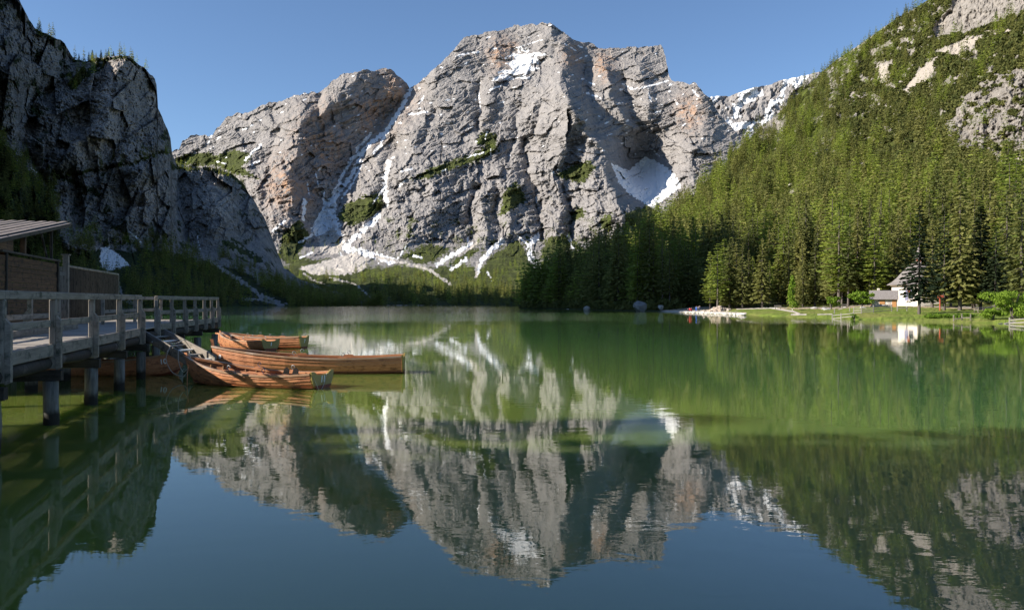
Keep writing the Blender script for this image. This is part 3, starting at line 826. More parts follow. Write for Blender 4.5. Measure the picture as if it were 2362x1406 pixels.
def grid_at(P, xs, x, t):
    x = np.atleast_1d(np.asarray(x, float)); t = np.atleast_1d(np.asarray(t, float))
    fx = np.interp(x, xs, np.arange(len(xs))); ft = np.clip(t, 0, 1) * (P.shape[0] - 1)
    i = np.minimum(fx.astype(int), len(xs) - 2); j = np.minimum(ft.astype(int), P.shape[0] - 2)
    a = (fx - i); b = (ft - j)
    if P.ndim == 3: a = a[:, None]; b = b[:, None]
    return (P[j, i] * (1 - a) + P[j, i + 1] * a) * (1 - b) + (P[j + 1, i] * (1 - a) + P[j + 1, i + 1] * a) * b
def meadow(px, D):                       # ground point on the meadow at bearing px and distance D
    s = (D - (shoreD(px) - 1.2)) / (baseD(px) - shoreD(px) + 1.2)
    if s > 1:
        t = np.linspace(0, 1, 200); q = grid_at(HP, HX, np.full(200, px), t)
        k = int(np.argmin(np.abs(q[:, 1] - D)))
        return Vector(q[k])
    return Vector(grid_at(GP, HX, px, float(s))[0])

# ---------------- lake, lake bed, bank behind the photographer
LK = [(-2500, -400), (2500, -400), (2500, 1500), (-2500, 1500)]
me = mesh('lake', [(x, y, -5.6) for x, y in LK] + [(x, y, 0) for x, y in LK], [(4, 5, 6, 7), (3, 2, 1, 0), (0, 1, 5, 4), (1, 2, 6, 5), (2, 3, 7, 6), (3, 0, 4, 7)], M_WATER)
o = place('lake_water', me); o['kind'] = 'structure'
me = mesh('bed', [(-9000, -9000, -6), (9000, -9000, -6), (9000, 9000, -6), (-9000, 9000, -6)], [(0, 1, 2, 3)], M_BED)
o = place('ground', me); o['kind'] = 'structure'
def bank():
    xs = np.linspace(-90, -16, 40); ys = np.linspace(-60, 14, 40)
    X, Y = np.meshgrid(xs, ys)
    e = np.minimum(np.minimum(X + 90, -16 - X), np.minimum(Y + 60, 14 - Y))
    Z = -1 + 6.0 * smooth(0, 16, e) + .4 * fbm(X / 8, Y / 8, 1, 3)
    A = zeros(X)
    o = place('shore', grid_mesh('shore', np.stack([X, Y, Z], -1), 40, 40, M_SHORE, A)); o['kind'] = 'structure'
bank()

# ================================================================== TREES
def leaf_mat(name, lo, hi, trans=.35, sc=.9):
    k = NT(name)
    r = k.rnd()
    n = k.noise(k.obj(), sc, 3, .6)
    c = k.mix(k.mapr(n, .3, .7), lo, hi)
    c = k.mix(k.mapr(r, 0, 1, 0, .8), c, (lo[0] * .5, lo[1] * .62, lo[2] * .75))
    d = k.n('ShaderNodeBsdfDiffuse', Color=c)
    t = k.n('ShaderNodeBsdfTranslucent', Color=k.mix(.5, c, (hi[0] * 1.1, hi[1] * 1.2, hi[2] * .7)))
    m = k.n('ShaderNodeMixShader'); k.put(m.inputs[0], trans); k.put(m.inputs[1], d.outputs[0]); k.put(m.inputs[2], t.outputs[0])
    k.t.links.new(m.outputs[0], k.out.inputs[0])
    return k.m
M_SPRUCE = leaf_mat('spruce needles', (.145, .155, .048), (.30, .285, .10), .38)
M_SHADESPRUCE = leaf_mat('shade-darkened spruce needles', (.020, .030, .016), (.045, .058, .026), .15)  # shade on the right-shore spruces put into the needle colour
M_LARCH = leaf_mat('larch needles', (.205, .255, .052), (.41, .45, .11), .46)
M_LEAF = leaf_mat('fresh green leaves', (.12, .20, .025), (.26, .36, .055), .4, 2.0)
M_MUGO = leaf_mat('mountain pine needles', (.10, .112, .034), (.20, .19, .068), .2, .3)
M_BARK = wood('grey bark', (.075, .062, .055), (.17, .145, .13), grain=5)
M_BIRCH = plain('white birch bark', (.55, .52, .47), .8, .3, 3)

def conifer(H, Rb, n_whorl, n_br, n_cl, seed, kind='spruce', base=.1, droop=.25, leaf=1.0):
    """crown of a conifer: whorls of drooping boughs, each bough a fan of needle sprays"""
    g = np.random.default_rng(seed)
    V = []; Fc = []
    def spray(c, dirv, ln, wd, tilt):
        d = dirv / (np.linalg.norm(dirv) + 1e-9)
        up = np.array([0, 0, 1.0])
        s = np.cross(d, up); s /= (np.linalg.norm(s) + 1e-9)
        n = np.cross(s, d)
        s = s * math.cos(tilt) + n * math.sin(tilt)
        i = len(V)
        V.extend([c - d * ln * .35, c + s * wd + d * ln * .1, c + d * ln * .65, c - s * wd + d * ln * .1])
        Fc.append((i, i + 1, i + 2)); Fc.append((i, i + 2, i + 3))
    for w in range(n_whorl):
        u = (w + g.uniform(-.3, .3)) / n_whorl
        u = min(max(u, 0), .985)
        z = H * (base + (1 - base) * u)
        if kind == 'spruce': prof = (1 - u) ** .85 * (1 - .35 * max(0, .18 - u) / .18) + .02
        else: prof = ((1 - u) ** .8) * (.45 + .55 * min(1, u / .25)) + .03
        m = max(3, int(n_br * (0.45 + .55 * (1 - u))))
        a0 = g.uniform(0, 6.28)
        for b in range(m):
            if g.random() < .10: continue
            a = a0 + 6.283 * b / m + g.uniform(-.3, .3)
            r = Rb * prof * g.uniform(.62, 1.18)
            dr = droop * g.uniform(.5, 1.4)
            nc = max(1, int(round(n_cl * (.35 + .65 * r / Rb))))
            for k in range(nc):
                s = (k + g.uniform(.4, 1.0)) / nc
                rr = r * (.12 + .88 * s)
                zz = z - dr * rr * (1 - .35 * s) + g.normal(0, .02 * H / 20) + (1 - u) * .0
                c = np.array([math.cos(a) * rr, math.sin(a) * rr, zz])
                aa = a + g.uniform(-.75, .75)
                dv = np.array([math.cos(aa), math.sin(aa), -dr * g.uniform(.2, 1.6) - (.25 if kind == 'spruce' else 0)])
                L = leaf * (.45 + .42 * r / Rb) * Rb * .38 * g.uniform(.7, 1.3)
                spray(c, dv, L, L * g.uniform(.26, .46), g.uniform(-.8, .8))
    # leader
    i = len(V)
    V.extend([np.array([.12, 0, H * .93]), np.array([-.10, .1, H * .93]), np.array([0, -.1, H * .93]), np.array([0, 0, H * 1.01])])
    Fc += [(i, i + 1, i + 3), (i + 1, i + 2, i + 3), (i + 2, i, i + 3)]
    return V, Fc
def trunk_geo(H, r, n=6, seed=0):
    g = random.Random(seed)
    pts = [(g.uniform(-.05, .05) * (i > 0), g.uniform(-.05, .05) * (i > 0), H * i / 5 - (.6 if i == 0 else 0)) for i in range(6)]
    return tube_geo(pts, [r * (1.25 if i == 0 else (1 - i / 5.3)) for i in range(6)], n, False)
def boughs_geo(H, Rb, base, seed, n=14):
    g = random.Random(seed); V = []; Fc = []
    for k in range(n):
        u = g.uniform(0, .75); a = g.uniform(0, 6.28); z = H * (base + (1 - base) * u); r = Rb * (1 - u) * .8
        v, f = tube_geo([(0, 0, z), (math.cos(a) * r * .5, math.sin(a) * r * .5, z - .1 * r), (math.cos(a) * r, math.sin(a) * r, z - .25 * r)], [.07, .05, .015], 3, False)
        o = len(V); V += v; Fc += [tuple(i + o for i in q) for q in f]
    return V, Fc
def join_geo(*gs):
    V = []; Fc = []
    for v, f in gs:
        o = len(V); V += [tuple(a) for a in v]; Fc += [tuple(i + o for i in q) for q in f]
    return V, Fc

TREE = {}                                      # kind -> list of (trunk mesh, crown mesh, height)
def make_kind(key, n, H, Rb, nw, nb, ncl, mat, kind, base, droop, leaf=1.0, bark=None, tr=.28):
    L = []
    for i in range(n):
        g = random.Random(hash(key) % 1000 + i) if False else random.Random(sum(map(ord, key)) * 7 + i)
        h = H * g.uniform(.95, 1.05); rb = Rb * g.uniform(.82, 1.2)
        v, f = conifer(h, rb, nw, nb, ncl, sum(map(ord, key)) * 13 + i, kind, base * g.uniform(.6, 1.3), droop, leaf)
        cm = mesh('crown', v, f, mat)
        tv, tf = join_geo(trunk_geo(h * .97, tr, 7, i), boughs_geo(h, rb, base, i))
        tm = mesh('trunk', tv, tf, bark or M_BARK, True)
        L.append((tm, cm, h))
    TREE[key] = L
make_kind('spruce', 6, 20, 3.7, 40, 10, 9, M_SPRUCE, 'spruce', .10, .34, .74)
make_kind('tall_spruce', 3, 24, 3.3, 40, 9, 8, M_SPRUCE, 'spruce', .24, .36, .78)
make_kind('dark_spruce', 3, 22, 4.4, 40, 10, 9, M_SHADESPRUCE, 'spruce', .13, .26, .68)
make_kind('larch', 4, 19, 3.8, 34, 9, 7, M_LARCH, 'larch', .14, .10, .78)
make_kind('far_spruce', 4, 16, 3.1, 17, 7, 3, M_SPRUCE, 'spruce', .06, .34, 1.35)
make_kind('far_larch', 3, 15, 3.2, 15, 6, 3, M_LARCH, 'larch', .10, .10, 1.4)

def leafy_geo(H, W, n, seed, base=.25, size=.35, blobs=9, tall=False):
    g = np.random.default_rng(seed); V = []; Fc = []
    cs = [(g.uniform(-.55, .55) * W, g.uniform(-.55, .55) * W, H * (base + (1 - base) * g.uniform(.15, .85)), g.uniform(.22, .42)) for _ in range(blobs)]
    if tall:
        cs = []
        for q in range(blobs):
            u = (q + .5) / blobs; a = g.uniform(0, 6.28); r = W * .42 * (1 - u) ** .7
            cs.append((r * math.cos(a), r * math.sin(a), H * (base + (1 - base) * u * .93), .16 + .26 * (1 - u)))
    for k in range(n):
        c = cs[int(g.integers(blobs))]
        d = g.normal(size=3); d /= np.linalg.norm(d)
        rr = g.uniform(.55, 1.08)
        p = np.array(c[:3]) + d * np.array([W, W, (W * 1.1 if tall else H * .42)]) * c[3] * rr
        if p[2] < .05: p[2] = .05 + abs(g.normal()) * .2
        a = g.normal(size=3); a /= np.linalg.norm(a); b = np.cross(a, d + g.normal(size=3) * .5); b /= np.linalg.norm(b) + 1e-9
        s = size * g.uniform(.6, 1.3)
        i = len(V); V.extend([p - a * s, p + b * s * .55, p + a * s, p - b * s * .55]); Fc += [(i, i + 1, i + 2), (i, i + 2, i + 3)]
    return V, Fc

def put_tree(key, p, H, label, cat, group, name, var=None, rot=None):
    L = TREE[key]; tm, cm, h0 = L[random.randrange(len(L)) if var is None else var % len(L)]
    s = H / h0
    t = thing(name, label, cat, p, random.uniform(0, 6.28) if rot is None else rot, group, s)
    M = WM[t] @ Matrix.Scale(1, 4)
    place('trunk', tm, M, t); place('crown', cm, M, t)
    return t
def px_tree(key, x, ybase, ytop, D, *a, **k):   # a tree seen at bearing x whose top is at ytop, standing at distance D
    p = meadow(x, D)
    top = at(x, ytop, p.y)
    return put_tree(key, p, max(3, top.z - p.z), *a, **k)

# ---- the sunlit trees along the meadow, one by one (bearing, top, distance)
px_tree('larch', 1655, 0, 560, 236, 'bright green larch at the outer end of the lit wood, right of the walkers', 'tree', 'trees along the lakeside meadow', 'larch_tree', var=0)
px_tree('larch', 1638, 0, 578, 243, 'pale larch behind the outermost larch, its left edge against the dark wood', 'tree', 'trees along the lakeside meadow', 'larch_tree', var=3)
px_tree('larch', 1670, 0, 548, 250, 'tall pale larch between the outermost larch and the stone pile spruce', 'tree', 'trees along the lakeside meadow', 'larch_tree', var=2)
px_tree('spruce', 1698, 0, 556, 244, 'olive spruce with its crown touching the broad spruce right of the stone pile', 'tree', 'trees along the lakeside meadow', 'spruce_tree', var=4)
px_tree('spruce', 1727, 0, 575, 242, 'short olive spruce between the broad spruce and the pale gap larch', 'tree', 'trees along the lakeside meadow', 'spruce_tree', var=0)
px_tree('larch', 1775, 0, 600, 240, 'pale short larch between the slender spruce and the bench', 'tree', 'trees along the lakeside meadow', 'larch_tree', var=1)
px_tree('spruce', 1683, 0, 553, 240, 'tall olive spruce above the stone pile, close behind the outermost larch', 'tree', 'trees along the lakeside meadow', 'spruce_tree', var=1)
px_tree('spruce', 1712, 0, 560, 236, 'broad olive spruce with boughs to the ground, right of the stone pile', 'tree', 'trees along the lakeside meadow', 'spruce_tree', var=2)
px_tree('spruce', 1758, 0, 548, 232, 'free-standing slender spruce left of the small bench', 'tree', 'trees along the lakeside meadow', 'spruce_tree', var=3)
px_tree('larch', 1736, 0, 590, 250, 'pale larch showing in the gap between two olive spruces left of the bench', 'tree', 'trees along the lakeside meadow', 'larch_tree', var=1)
px_tree('spruce', 1795, 0, 575, 240, 'brownish spruce standing right behind the small bench', 'tree', 'trees along the lakeside meadow', 'spruce_tree', var=4)
px_tree('spruce', 1852, 0, 600, 222, 'short bushy spruce beside the white-stemmed birch', 'tree', 'trees along the lakeside meadow', 'spruce_tree', var=5)
px_tree('spruce', 1880, 0, 535, 226, 'tall wide spruce between the birch and the round bush', 'tree', 'trees along the lakeside meadow', 'spruce_tree', var=0)
px_tree('tall_spruce', 1822, 0, 560, 246, 'tall spruce behind the birch with its top above its neighbours', 'tree', 'trees along the lakeside meadow', 'spruce_tree', var=1)
px_tree('tall_spruce', 1942, 0, 500, 214, 'tall spruce with bare pale lower trunk on the brown bank', 'tree', 'trees along the lakeside meadow', 'spruce_tree', var=0)
px_tree('tall_spruce', 1956, 0, 520, 212, 'spruce with a thin bare trunk on the brown bank, left of the chapel bush', 'tree', 'trees along the lakeside meadow', 'spruce_tree', var=2)
px_tree('spruce', 1920, 0, 540, 222, 'olive spruce directly behind the round bush on the meadow', 'tree', 'trees along the lakeside meadow', 'spruce_tree', var=3)
px_tree('tall_spruce', 2006, 0, 450, 214, 'very tall spruce with a thick bare grey trunk left of the chapel roof', 'tree', 'trees along the lakeside meadow', 'spruce_tree', var=1)
px_tree('tall_spruce', 1978, 0, 480, 222, 'tall spruce behind the leafy bush by the stone hut', 'tree', 'trees along the lakeside meadow', 'spruce_tree', var=0)
px_tree('larch', 2046, 0, 590, 216, 'fresh green larch right behind the roof of the stone hut', 'tree', 'trees along the lakeside meadow', 'larch_tree', var=2)
px_tree('tall_spruce', 2078, 0, 470, 224, 'tall brownish spruce rising behind the chapel roof', 'tree', 'trees along the lakeside meadow', 'spruce_tree', var=2)
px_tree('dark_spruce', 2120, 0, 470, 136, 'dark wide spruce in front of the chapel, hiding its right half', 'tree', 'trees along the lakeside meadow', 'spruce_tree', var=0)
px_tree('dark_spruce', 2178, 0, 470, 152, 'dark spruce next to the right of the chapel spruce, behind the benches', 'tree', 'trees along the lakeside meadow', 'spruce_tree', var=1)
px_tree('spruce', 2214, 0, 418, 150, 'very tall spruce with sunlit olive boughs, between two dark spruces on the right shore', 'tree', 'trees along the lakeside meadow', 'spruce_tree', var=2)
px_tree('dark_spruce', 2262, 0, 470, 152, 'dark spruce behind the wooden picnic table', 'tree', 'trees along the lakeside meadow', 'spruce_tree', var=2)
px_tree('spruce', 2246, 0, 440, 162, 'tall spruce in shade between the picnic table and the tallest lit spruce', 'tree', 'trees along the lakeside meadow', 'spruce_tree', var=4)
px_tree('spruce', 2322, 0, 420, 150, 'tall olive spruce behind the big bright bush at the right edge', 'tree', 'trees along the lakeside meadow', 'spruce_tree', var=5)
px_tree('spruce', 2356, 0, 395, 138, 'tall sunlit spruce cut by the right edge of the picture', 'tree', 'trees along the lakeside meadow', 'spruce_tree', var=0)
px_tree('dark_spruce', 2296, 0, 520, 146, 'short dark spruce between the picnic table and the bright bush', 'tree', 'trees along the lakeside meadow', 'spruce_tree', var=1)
px_tree('spruce', 2150, 0, 500, 176, 'spruce with brown-green top behind the dark chapel spruce', 'tree', 'trees along the lakeside meadow', 'spruce_tree', var=3)

# ---- birch, bushes
def leafy(name, label, cat, x, D, ytop, W, n, seed, stems=3, bark=None, base=.2, size=.34, blobs=10, group=None, tall=False):
    p = meadow(x, D); H = at(x, ytop, p.y).z - p.z
    t = thing(name, label, cat, p, 0, group)
    v, f = leafy_geo(H, W, n, seed, base, size, blobs, tall)
    place('foliage', mesh('foliage', v, f, M_LEAF), WM[t], t)
    g = random.Random(seed)
    for i in range(stems):
        a = g.uniform(0, 6.28); r = W * .25 * (stems > 1)
        tv, tf = tube_geo([(0, 0, -.4), (math.cos(a) * r * .4, math.sin(a) * r * .4, H * .4), (math.cos(a) * r, math.sin(a) * r, H * .8)], [.11, .08, .03], 6, False)
        place('stem', mesh('stem', tv, tf, bark or M_BARK, True), WM[t], t)
leafy('birch_tree', 'slim young birch with a white stem and yellow-green leaves on the meadow', 'tree', 1828, 196, 632, 2.0, 1300, 3, 1, M_BIRCH, .12, .26, 22, tall=True)
leafy('bush', 'round bright green bush on the meadow, left of the bare spruce trunks', 'bush', 1918, 200, 683, 3.0, 480, 4, 3, base=.1)
leafy('bush', 'bright leafy bush touching the left end of the stone hut', 'bush', 1988, 186, 668, 3.4, 700, 5, 4, base=.12)
leafy('bush', 'big sunlit bush on the shore at the right edge of the picture', 'bush', 2336, 112, 664, 3.9, 4600, 6, 6, base=.05, size=.17, blobs=16)
leafy('bush', 'lower bush on the bank in front of the big sunlit bush', 'bush', 2290, 113, 708, 2.2, 700, 8, 3, base=.03, size=.2)
leafy('bush', 'small dark bush at the water under the rail fence', 'bush', 1972, 132, 723, .7, 160, 9, 2, base=.02, size=.16)
leafy('bush', 'low shady bush on the bank at the foot of the dark chapel spruce', 'bush', 2160, 122, 722, 2.2, 420, 10, 2, base=.02, size=.22)
leafy('bush', 'low shady bush left of the picnic table bank', 'bush', 2215, 120, 722, 2.6, 420, 11, 2, base=.02, size=.22)

# ---- trees of the wooded slope
def scatter_hill(n, keep):
    out = []
    while len(out) < n:
        x = rng.uniform(1204, 2420, 4000); t = rng.uniform(0, 1, 4000) ** .95
        out_ok = keep(x, t)
        for a, b in zip(x[out_ok], t[out_ok]): out.append((a, b))
    return np.array(out[:n])
rockA = [(2150, 62), (2190, 20), (2215, -60), (2420, -80), (2400, 10), (2330, 42), (2290, 58), (2230, 78), (2155, 88)]
def hill_density(x, t):
    y = grid_at(HY, HX, x, t); P = grid_at(HP, HX, x, t)
    w = np.ones(len(x))
    w *= poly_sd(x, y, rockA) < -2
    rc = poly_sd(x, y, [(2180, 300), (2200, 270), (2230, 220), (2260, 195), (2300, 170), (2420, 150), (2420, 380), (2320, 392), (2260, 345), (2215, 345)])
    w = np.where(rc > -4, w * .06, w)
    shrub = poly_sd(x, y, [(1940, 230), (2020, 130), (2080, 60), (2420, -120), (2420, 420), (2200, 420), (2050, 390), (1960, 330)])
    w = np.where(shrub > 0, w * (.22 + .4 * (fbm(x / 40, y / 40, 8, 3) > .08)), w)
    for p in ([(2085, 205), (2120, 165), (2135, 150), (2160, 130), (2158, 160), (2130, 190), (2090, 212)], [(2165, 118), (2200, 100), (2255, 82), (2262, 92), (2235, 118), (2195, 135)], [(2022, 148), (2052, 146), (2054, 185), (2028, 196)]):
        w *= poly_sd(x, y, p) < 2
    for x0, y0, r0 in ((1775, 275, 20), (1800, 300, 14), (1826, 440, 7)):
        w *= ((x - x0) ** 2 + (y - y0) ** 2 > r0 * r0)
    w = w * np.clip(.62 + 1.5 * fbm(x / 26, y / 20, 14, 3), .12, 1)
    # ground area, so that the wood is equally dense near and far
    return w * np.clip(P[:, 1] / 700, .12, 1) ** 1.0
def sample_hill(n):
    res = []
    while sum(len(a) for a in res) < n:
        x = rng.uniform(1200, 2420, 6000); t = rng.uniform(0.0, 1, 6000)
        res.append(np.stack([x, t], 1)[rng.random(6000) < hill_density(x, t)])
    return np.concatenate(res)[:n]
SL = sample_hill(5600)
SP = grid_at(HP, HX, SL[:, 0], SL[:, 1]); SY = grid_at(HY, HX, SL[:, 0], SL[:, 1])
sh = 14.5 * np.exp(.30 * rng.normal(size=len(SL)).clip(-2, 1.7))
sh *= np.interp(SP[:, 2], [0, 60, 200, 330], [1.25, 1.1, .85, .78])
patchn = fbm(SL[:, 0] / 55, SY / 40, 4.4, 3) + .35 * rng.normal(size=len(SL))
is_larch = patchn > .16
app = sh / SP[:, 1]                                                # how large each shows
infront = (SL[:, 0] > 1610) & (SP[:, 1] < baseD(SL[:, 0]) + 3)
order = np.argsort(-app)
near = order[:250]
far = order[250:]
for i in near:
    k = 'larch' if is_larch[i] else ('spruce' if rng.random() < .7 else 'tall_spruce')
    lit = SL[i, 0] > 1640; xx = SL[i, 0]
    tall_ = sh[i] > 16.5
    where = ('at the far left end of the shadowed wood' if xx < 1290 else 'in the shadowed wood left of the big grey boulder' if xx < 1440 else 'in the shadowed wood behind the big grey boulder' if xx < 1560 else
             'in the dark wood behind the walkers on the spit' if xx < 1640 else 'on the lit slope above the outermost larch' if xx < 1720 else 'on the lit slope above the small bench' if xx < 1815 else
             'on the lit slope above the birch' if xx < 1895 else 'on the lit slope above the bare trunks' if xx < 1985 else 'on the lit slope above the stone hut' if xx < 2062 else
             'on the lit slope above the chapel' if xx < 2160 else 'on the lit slope above the picnic table' if xx < 2290 else 'on the lit slope by the right picture edge')
    if k == 'larch': lab = ('tall ' if tall_ else 'short ') + 'pale green larch ' + where
    else: lab = ('tall ' if tall_ else 'short ') + ('dark ' if not lit else '') + 'spruce ' + where
    put_tree(k, SP[i] - np.array([0, 0, .3]), float(sh[i] * 1.12), lab, 'tree', where.replace('in the', 'trees of the', 1).replace('on the', 'trees of the', 1).replace('at the', 'trees at the', 1), 'larch_tree' if k == 'larch' else 'spruce_tree')

# ---- everything past that: masses of far trees (geometry-node instances on points)
def proto(key, i):
    tm, cm, h = TREE[key][i]
    bmx = bmesh.new(); bmx.from_mesh(cm)
    me = bpy.data.meshes.new('tree_shape')
    bmx.to_mesh(me); bmx.free(); me.materials.append(cm.materials[0])
    o = bpy.data.objects.new('tree_shape', me)
    return o, h
def bush_proto(i, mat):
    v, f = leafy_geo(1.6, 1.7, 60, 50 + i, .0, .55, 5)
    o = bpy.data.objects.new('bush_shape', mesh('bush_shape', v, f, mat)); return o, 1.6
def forest(name, protos, pts, scales, pick, label=None):
    me = bpy.data.meshes.new(name)
    me.vertices.add(len(pts)); me.vertices.foreach_set('co', np.asarray(pts, np.float32).reshape(-1))
    a = me.attributes.new('tsc', 'FLOAT', 'POINT'); a.data.foreach_set('value', np.asarray(scales, np.float32))
    a = me.attributes.new('trot', 'FLOAT', 'POINT'); a.data.foreach_set('value', rng.uniform(0, 6.28, len(pts)).astype(np.float32))
    a = me.attributes.new('tpick', 'INT', 'POINT'); a.data.foreach_set('value', np.asarray(pick, np.int32))
    o = place(name, me); o['kind'] = 'stuff'
    ng = bpy.data.node_groups.new(name, 'GeometryNodeTree')
    ng.interface.new_socket('Geometry', in_out='INPUT', socket_type='NodeSocketGeometry')
    ng.interface.new_socket('Geometry', in_out='OUTPUT', socket_type='NodeSocketGeometry')
    N = ng.nodes; L = ng.links
    gi = N.new('NodeGroupInput'); go = N.new('NodeGroupOutput')
    jo = N.new('GeometryNodeJoinGeometry')
    def attr(nm, ty):
        n = N.new('GeometryNodeInputNamedAttribute'); n.data_type = ty; n.inputs['Name'].default_value = nm; return n.outputs[0]
    for i, (po, h) in enumerate(protos):
        oi = N.new('GeometryNodeObjectInfo'); oi.inputs['Object'].default_value = po
        ip = N.new('GeometryNodeInstanceOnPoints')
        cmp = N.new('FunctionNodeCompare'); cmp.data_type = 'INT'; cmp.operation = 'EQUAL'
        L.new(attr('tpick', 'INT'), cmp.inputs[2]); cmp.inputs[3].default_value = i
        L.new(gi.outputs[0], ip.inputs['Points']); L.new(cmp.outputs[0], ip.inputs['Selection']); L.new(oi.outputs['Geometry'], ip.inputs['Instance'])
        cx = N.new('ShaderNodeCombineXYZ'); L.new(attr('trot', 'FLOAT'), cx.inputs[2])
        er = N.new('FunctionNodeEulerToRotation'); L.new(cx.outputs[0], er.inputs[0]); L.new(er.outputs[0], ip.inputs['Rotation'])
        mt = N.new('ShaderNodeMath'); mt.operation = 'DIVIDE'; L.new(attr('tsc', 'FLOAT'), mt.inputs[0]); mt.inputs[1].default_value = h
        cb = N.new('ShaderNodeCombineXYZ')
        for q in range(3): L.new(mt.outputs[0], cb.inputs[q])
        L.new(cb.outputs[0], ip.inputs['Scale'])
        L.new(ip.outputs[0], jo.inputs[0])
    L.new(jo.outputs[0], go.inputs[0])
    md = o.modifiers.new('trees', 'NODES'); md.node_group = ng
    return o
PROT = [proto('far_spruce', i) for i in range(4)] + [proto('far_larch', i) for i in range(3)]
PROTN = [proto('spruce', i) for i in range(3)] + [proto('larch', i) for i in range(2)]
pk = np.where(is_larch, 4 + rng.integers(0, 3, len(SL)), rng.integers(0, 4, len(SL)))
forest('far_forest', PROT, SP[far] - np.array([0, 0, .3]), sh[far], pk[far])
# mountain-pine scrub between the rocks of the right slope
x = rng.uniform(1880, 2420, 26000); t = rng.uniform(.2, 1, 26000)
y = grid_at(HY, HX, x, t)
ok = (poly_sd(x, y, rockA) < -1) & (poly_sd(x, y, [(1900, 280), (2000, 100), (2080, 40), (2420, -140), (2420, 430), (2200, 450), (2050, 440), (1960, 360)]) > 0)
rcv = poly_sd(x, y, [(2180, 300), (2200, 270), (2230, 220), (2260, 195), (2300, 170), (2420, 150), (2420, 380), (2320, 392), (2260, 345), (2215, 345)])
ok &= (rcv < 0) | (fbm(x / 12, y / 9, 7, 3) > .36)
for p in ([(2085, 205), (2120, 165), (2135, 150), (2160, 130), (2158, 160), (2130, 190), (2090, 212)], [(2165, 118), (2200, 100), (2255, 82), (2262, 92), (2235, 118), (2195, 135)], [(2262, 78), (2310, 60), (2340, 40), (2300, 85)], [(2022, 148), (2052, 146), (2054, 185), (2028, 196)]):
    ok &= poly_sd(x, y, p) < 0
ok &= fbm(x / 25, y / 18, 1.5, 3) > -.12
BP = [bush_proto(i, M_MUGO) for i in range(3)]
bp = grid_at(HP, HX, x[ok], t[ok])
forest('mountain_pine_scrub', BP, bp - np.array([0, 0, .3]), rng.uniform(1.6, 3.6, len(bp)), rng.integers(0, 3, len(bp)))
# undergrowth right along the shadowed shore
xu = rng.uniform(1206, 1560, 500); tu = rng.uniform(0, .02, 500)
pu = grid_at(HP, HX, xu, tu) - np.array([0, 3.0, .4]) * rng.uniform(0, 1, (500, 1))
forest('shore_undergrowth', BP, pu, rng.uniform(1.2, 3.4, 500), rng.integers(0, 3, 500))

# wood at the far end of the lake and on the foot of the mountain
x = rng.uniform(640, 1420, 26000); yq = rng.uniform(540, 706, 26000)
foot = 711.0; tt = (foot - yq) / (foot - mountain.Yp.min())
dens = np.interp(yq, [540, 600, 625, 650, 675, 706], [.03, .14, .34, .6, .9, .9])
dens *= np.where((x < 700), .8, 1)
sc_d = np.ones(len(x))
for pts, w in [([(865, 592), (935, 606), (991, 622), (1027, 648), (1040, 656)], 9), ([(820, 655), (860, 690), (850, 702)], 9), ([(690, 618), (760, 610), (820, 600), (790, 632)], 16), ([(1228, 600), (1235, 640)], 14), ([(1100, 625), (1125, 590)], 12), ([(700, 630), (760, 660), (850, 700)], 7)]:
    d_, _ = seg_dist(x, yq, pts); sc_d *= d_ > w
dens *= sc_d * np.clip(.7 + 1.2 * fbm(x / 40, yq / 16, 3, 3), .1, 1)
sel = rng.random(len(x)) < dens * .24
vp = mountain.point(x[sel], tt[sel])
vl = (rng.random(sel.sum()) < np.where(yq[sel] < 665, .75, .22))
forest('valley_wood', PROT, vp - np.array([0, 0, .5]), rng.uniform(10, 21, len(vp)) * np.interp(yq[sel], [560, 650, 706], [1.0, 1.0, 1.15]),
       np.where(vl, 4 + rng.integers(0, 3, len(vp)), rng.integers(0, 4, len(vp))))
# wood on the screes and ledges of the dark cliffs
x = rng.uniform(-60, 880, 30000); tt = rng.uniform(0, 1, 30000)
yq = cliffs.pix(x, tt)
toe = np.interp(x, [0, 150, 380, 560, 640, 760, 880], [300, 540, 565, 610, 650, 690, 709])
dens = smooth(-20, 20, yq - toe + 26 * fbm(x / 40, yq / 30, 5, 3)) * .9
dens = np.maximum(dens, .8 * (poly_sd(x, yq, [(-60, 320), (0, 330), (60, 380), (110, 430), (135, 520), (115, 640), (-60, 640)]) + 14 * fbm(x / 20, yq / 20, 6, 3) > 0))
for pts, w in [([(470, 590), (520, 625), (560, 650), (600, 680), (655, 703)], 11), ([(560, 690), (600, 690), (650, 704)], 8), ([(270, 640), (280, 680)], 8), ([(233, 600), (300, 606)], 26), ([(300, 535), (326, 562)], 8), ([(425, 520), (470, 590)], 8), ([(640, 610), (735, 660)], 6), ([(280, 690), (320, 705)], 8)]:
    d_, _ = seg_dist(x, yq, pts); dens *= d_ > w
led = np.zeros(len(x))
for pts, w in [([(130, 410), (190, 398), (250, 385), (310, 375), (370, 352), (390, 352)], 6), ([(170, 140), (220, 140), (290, 132), (340, 165)], 5), ([(165, 200), (200, 170), (235, 150)], 13),
               ([(400, 385), (480, 390), (540, 405), (580, 450)], 7), ([(85, 75), (150, 100)], 5), ([(0, 330), (50, 370), (60, 450), (30, 520)], 14), ([(110, 420), (130, 500)], 14), ([(390, 378), (470, 384)], 6)]:
    d_, _ = seg_dist(x, yq, pts); led = np.maximum(led, (d_ < w) * .8)
dens = np.maximum(dens, led)
sel = rng.random(len(x)) < dens * .22
cp = cliffs.point(x[sel], tt[sel])
forest('cliff_wood', PROT, cp - np.array([0, 0, .4]), rng.uniform(8, 17, len(cp)), np.where(rng.random(len(cp)) < .3, 4 + rng.integers(0, 3, len(cp)), rng.integers(0, 4, len(cp))))
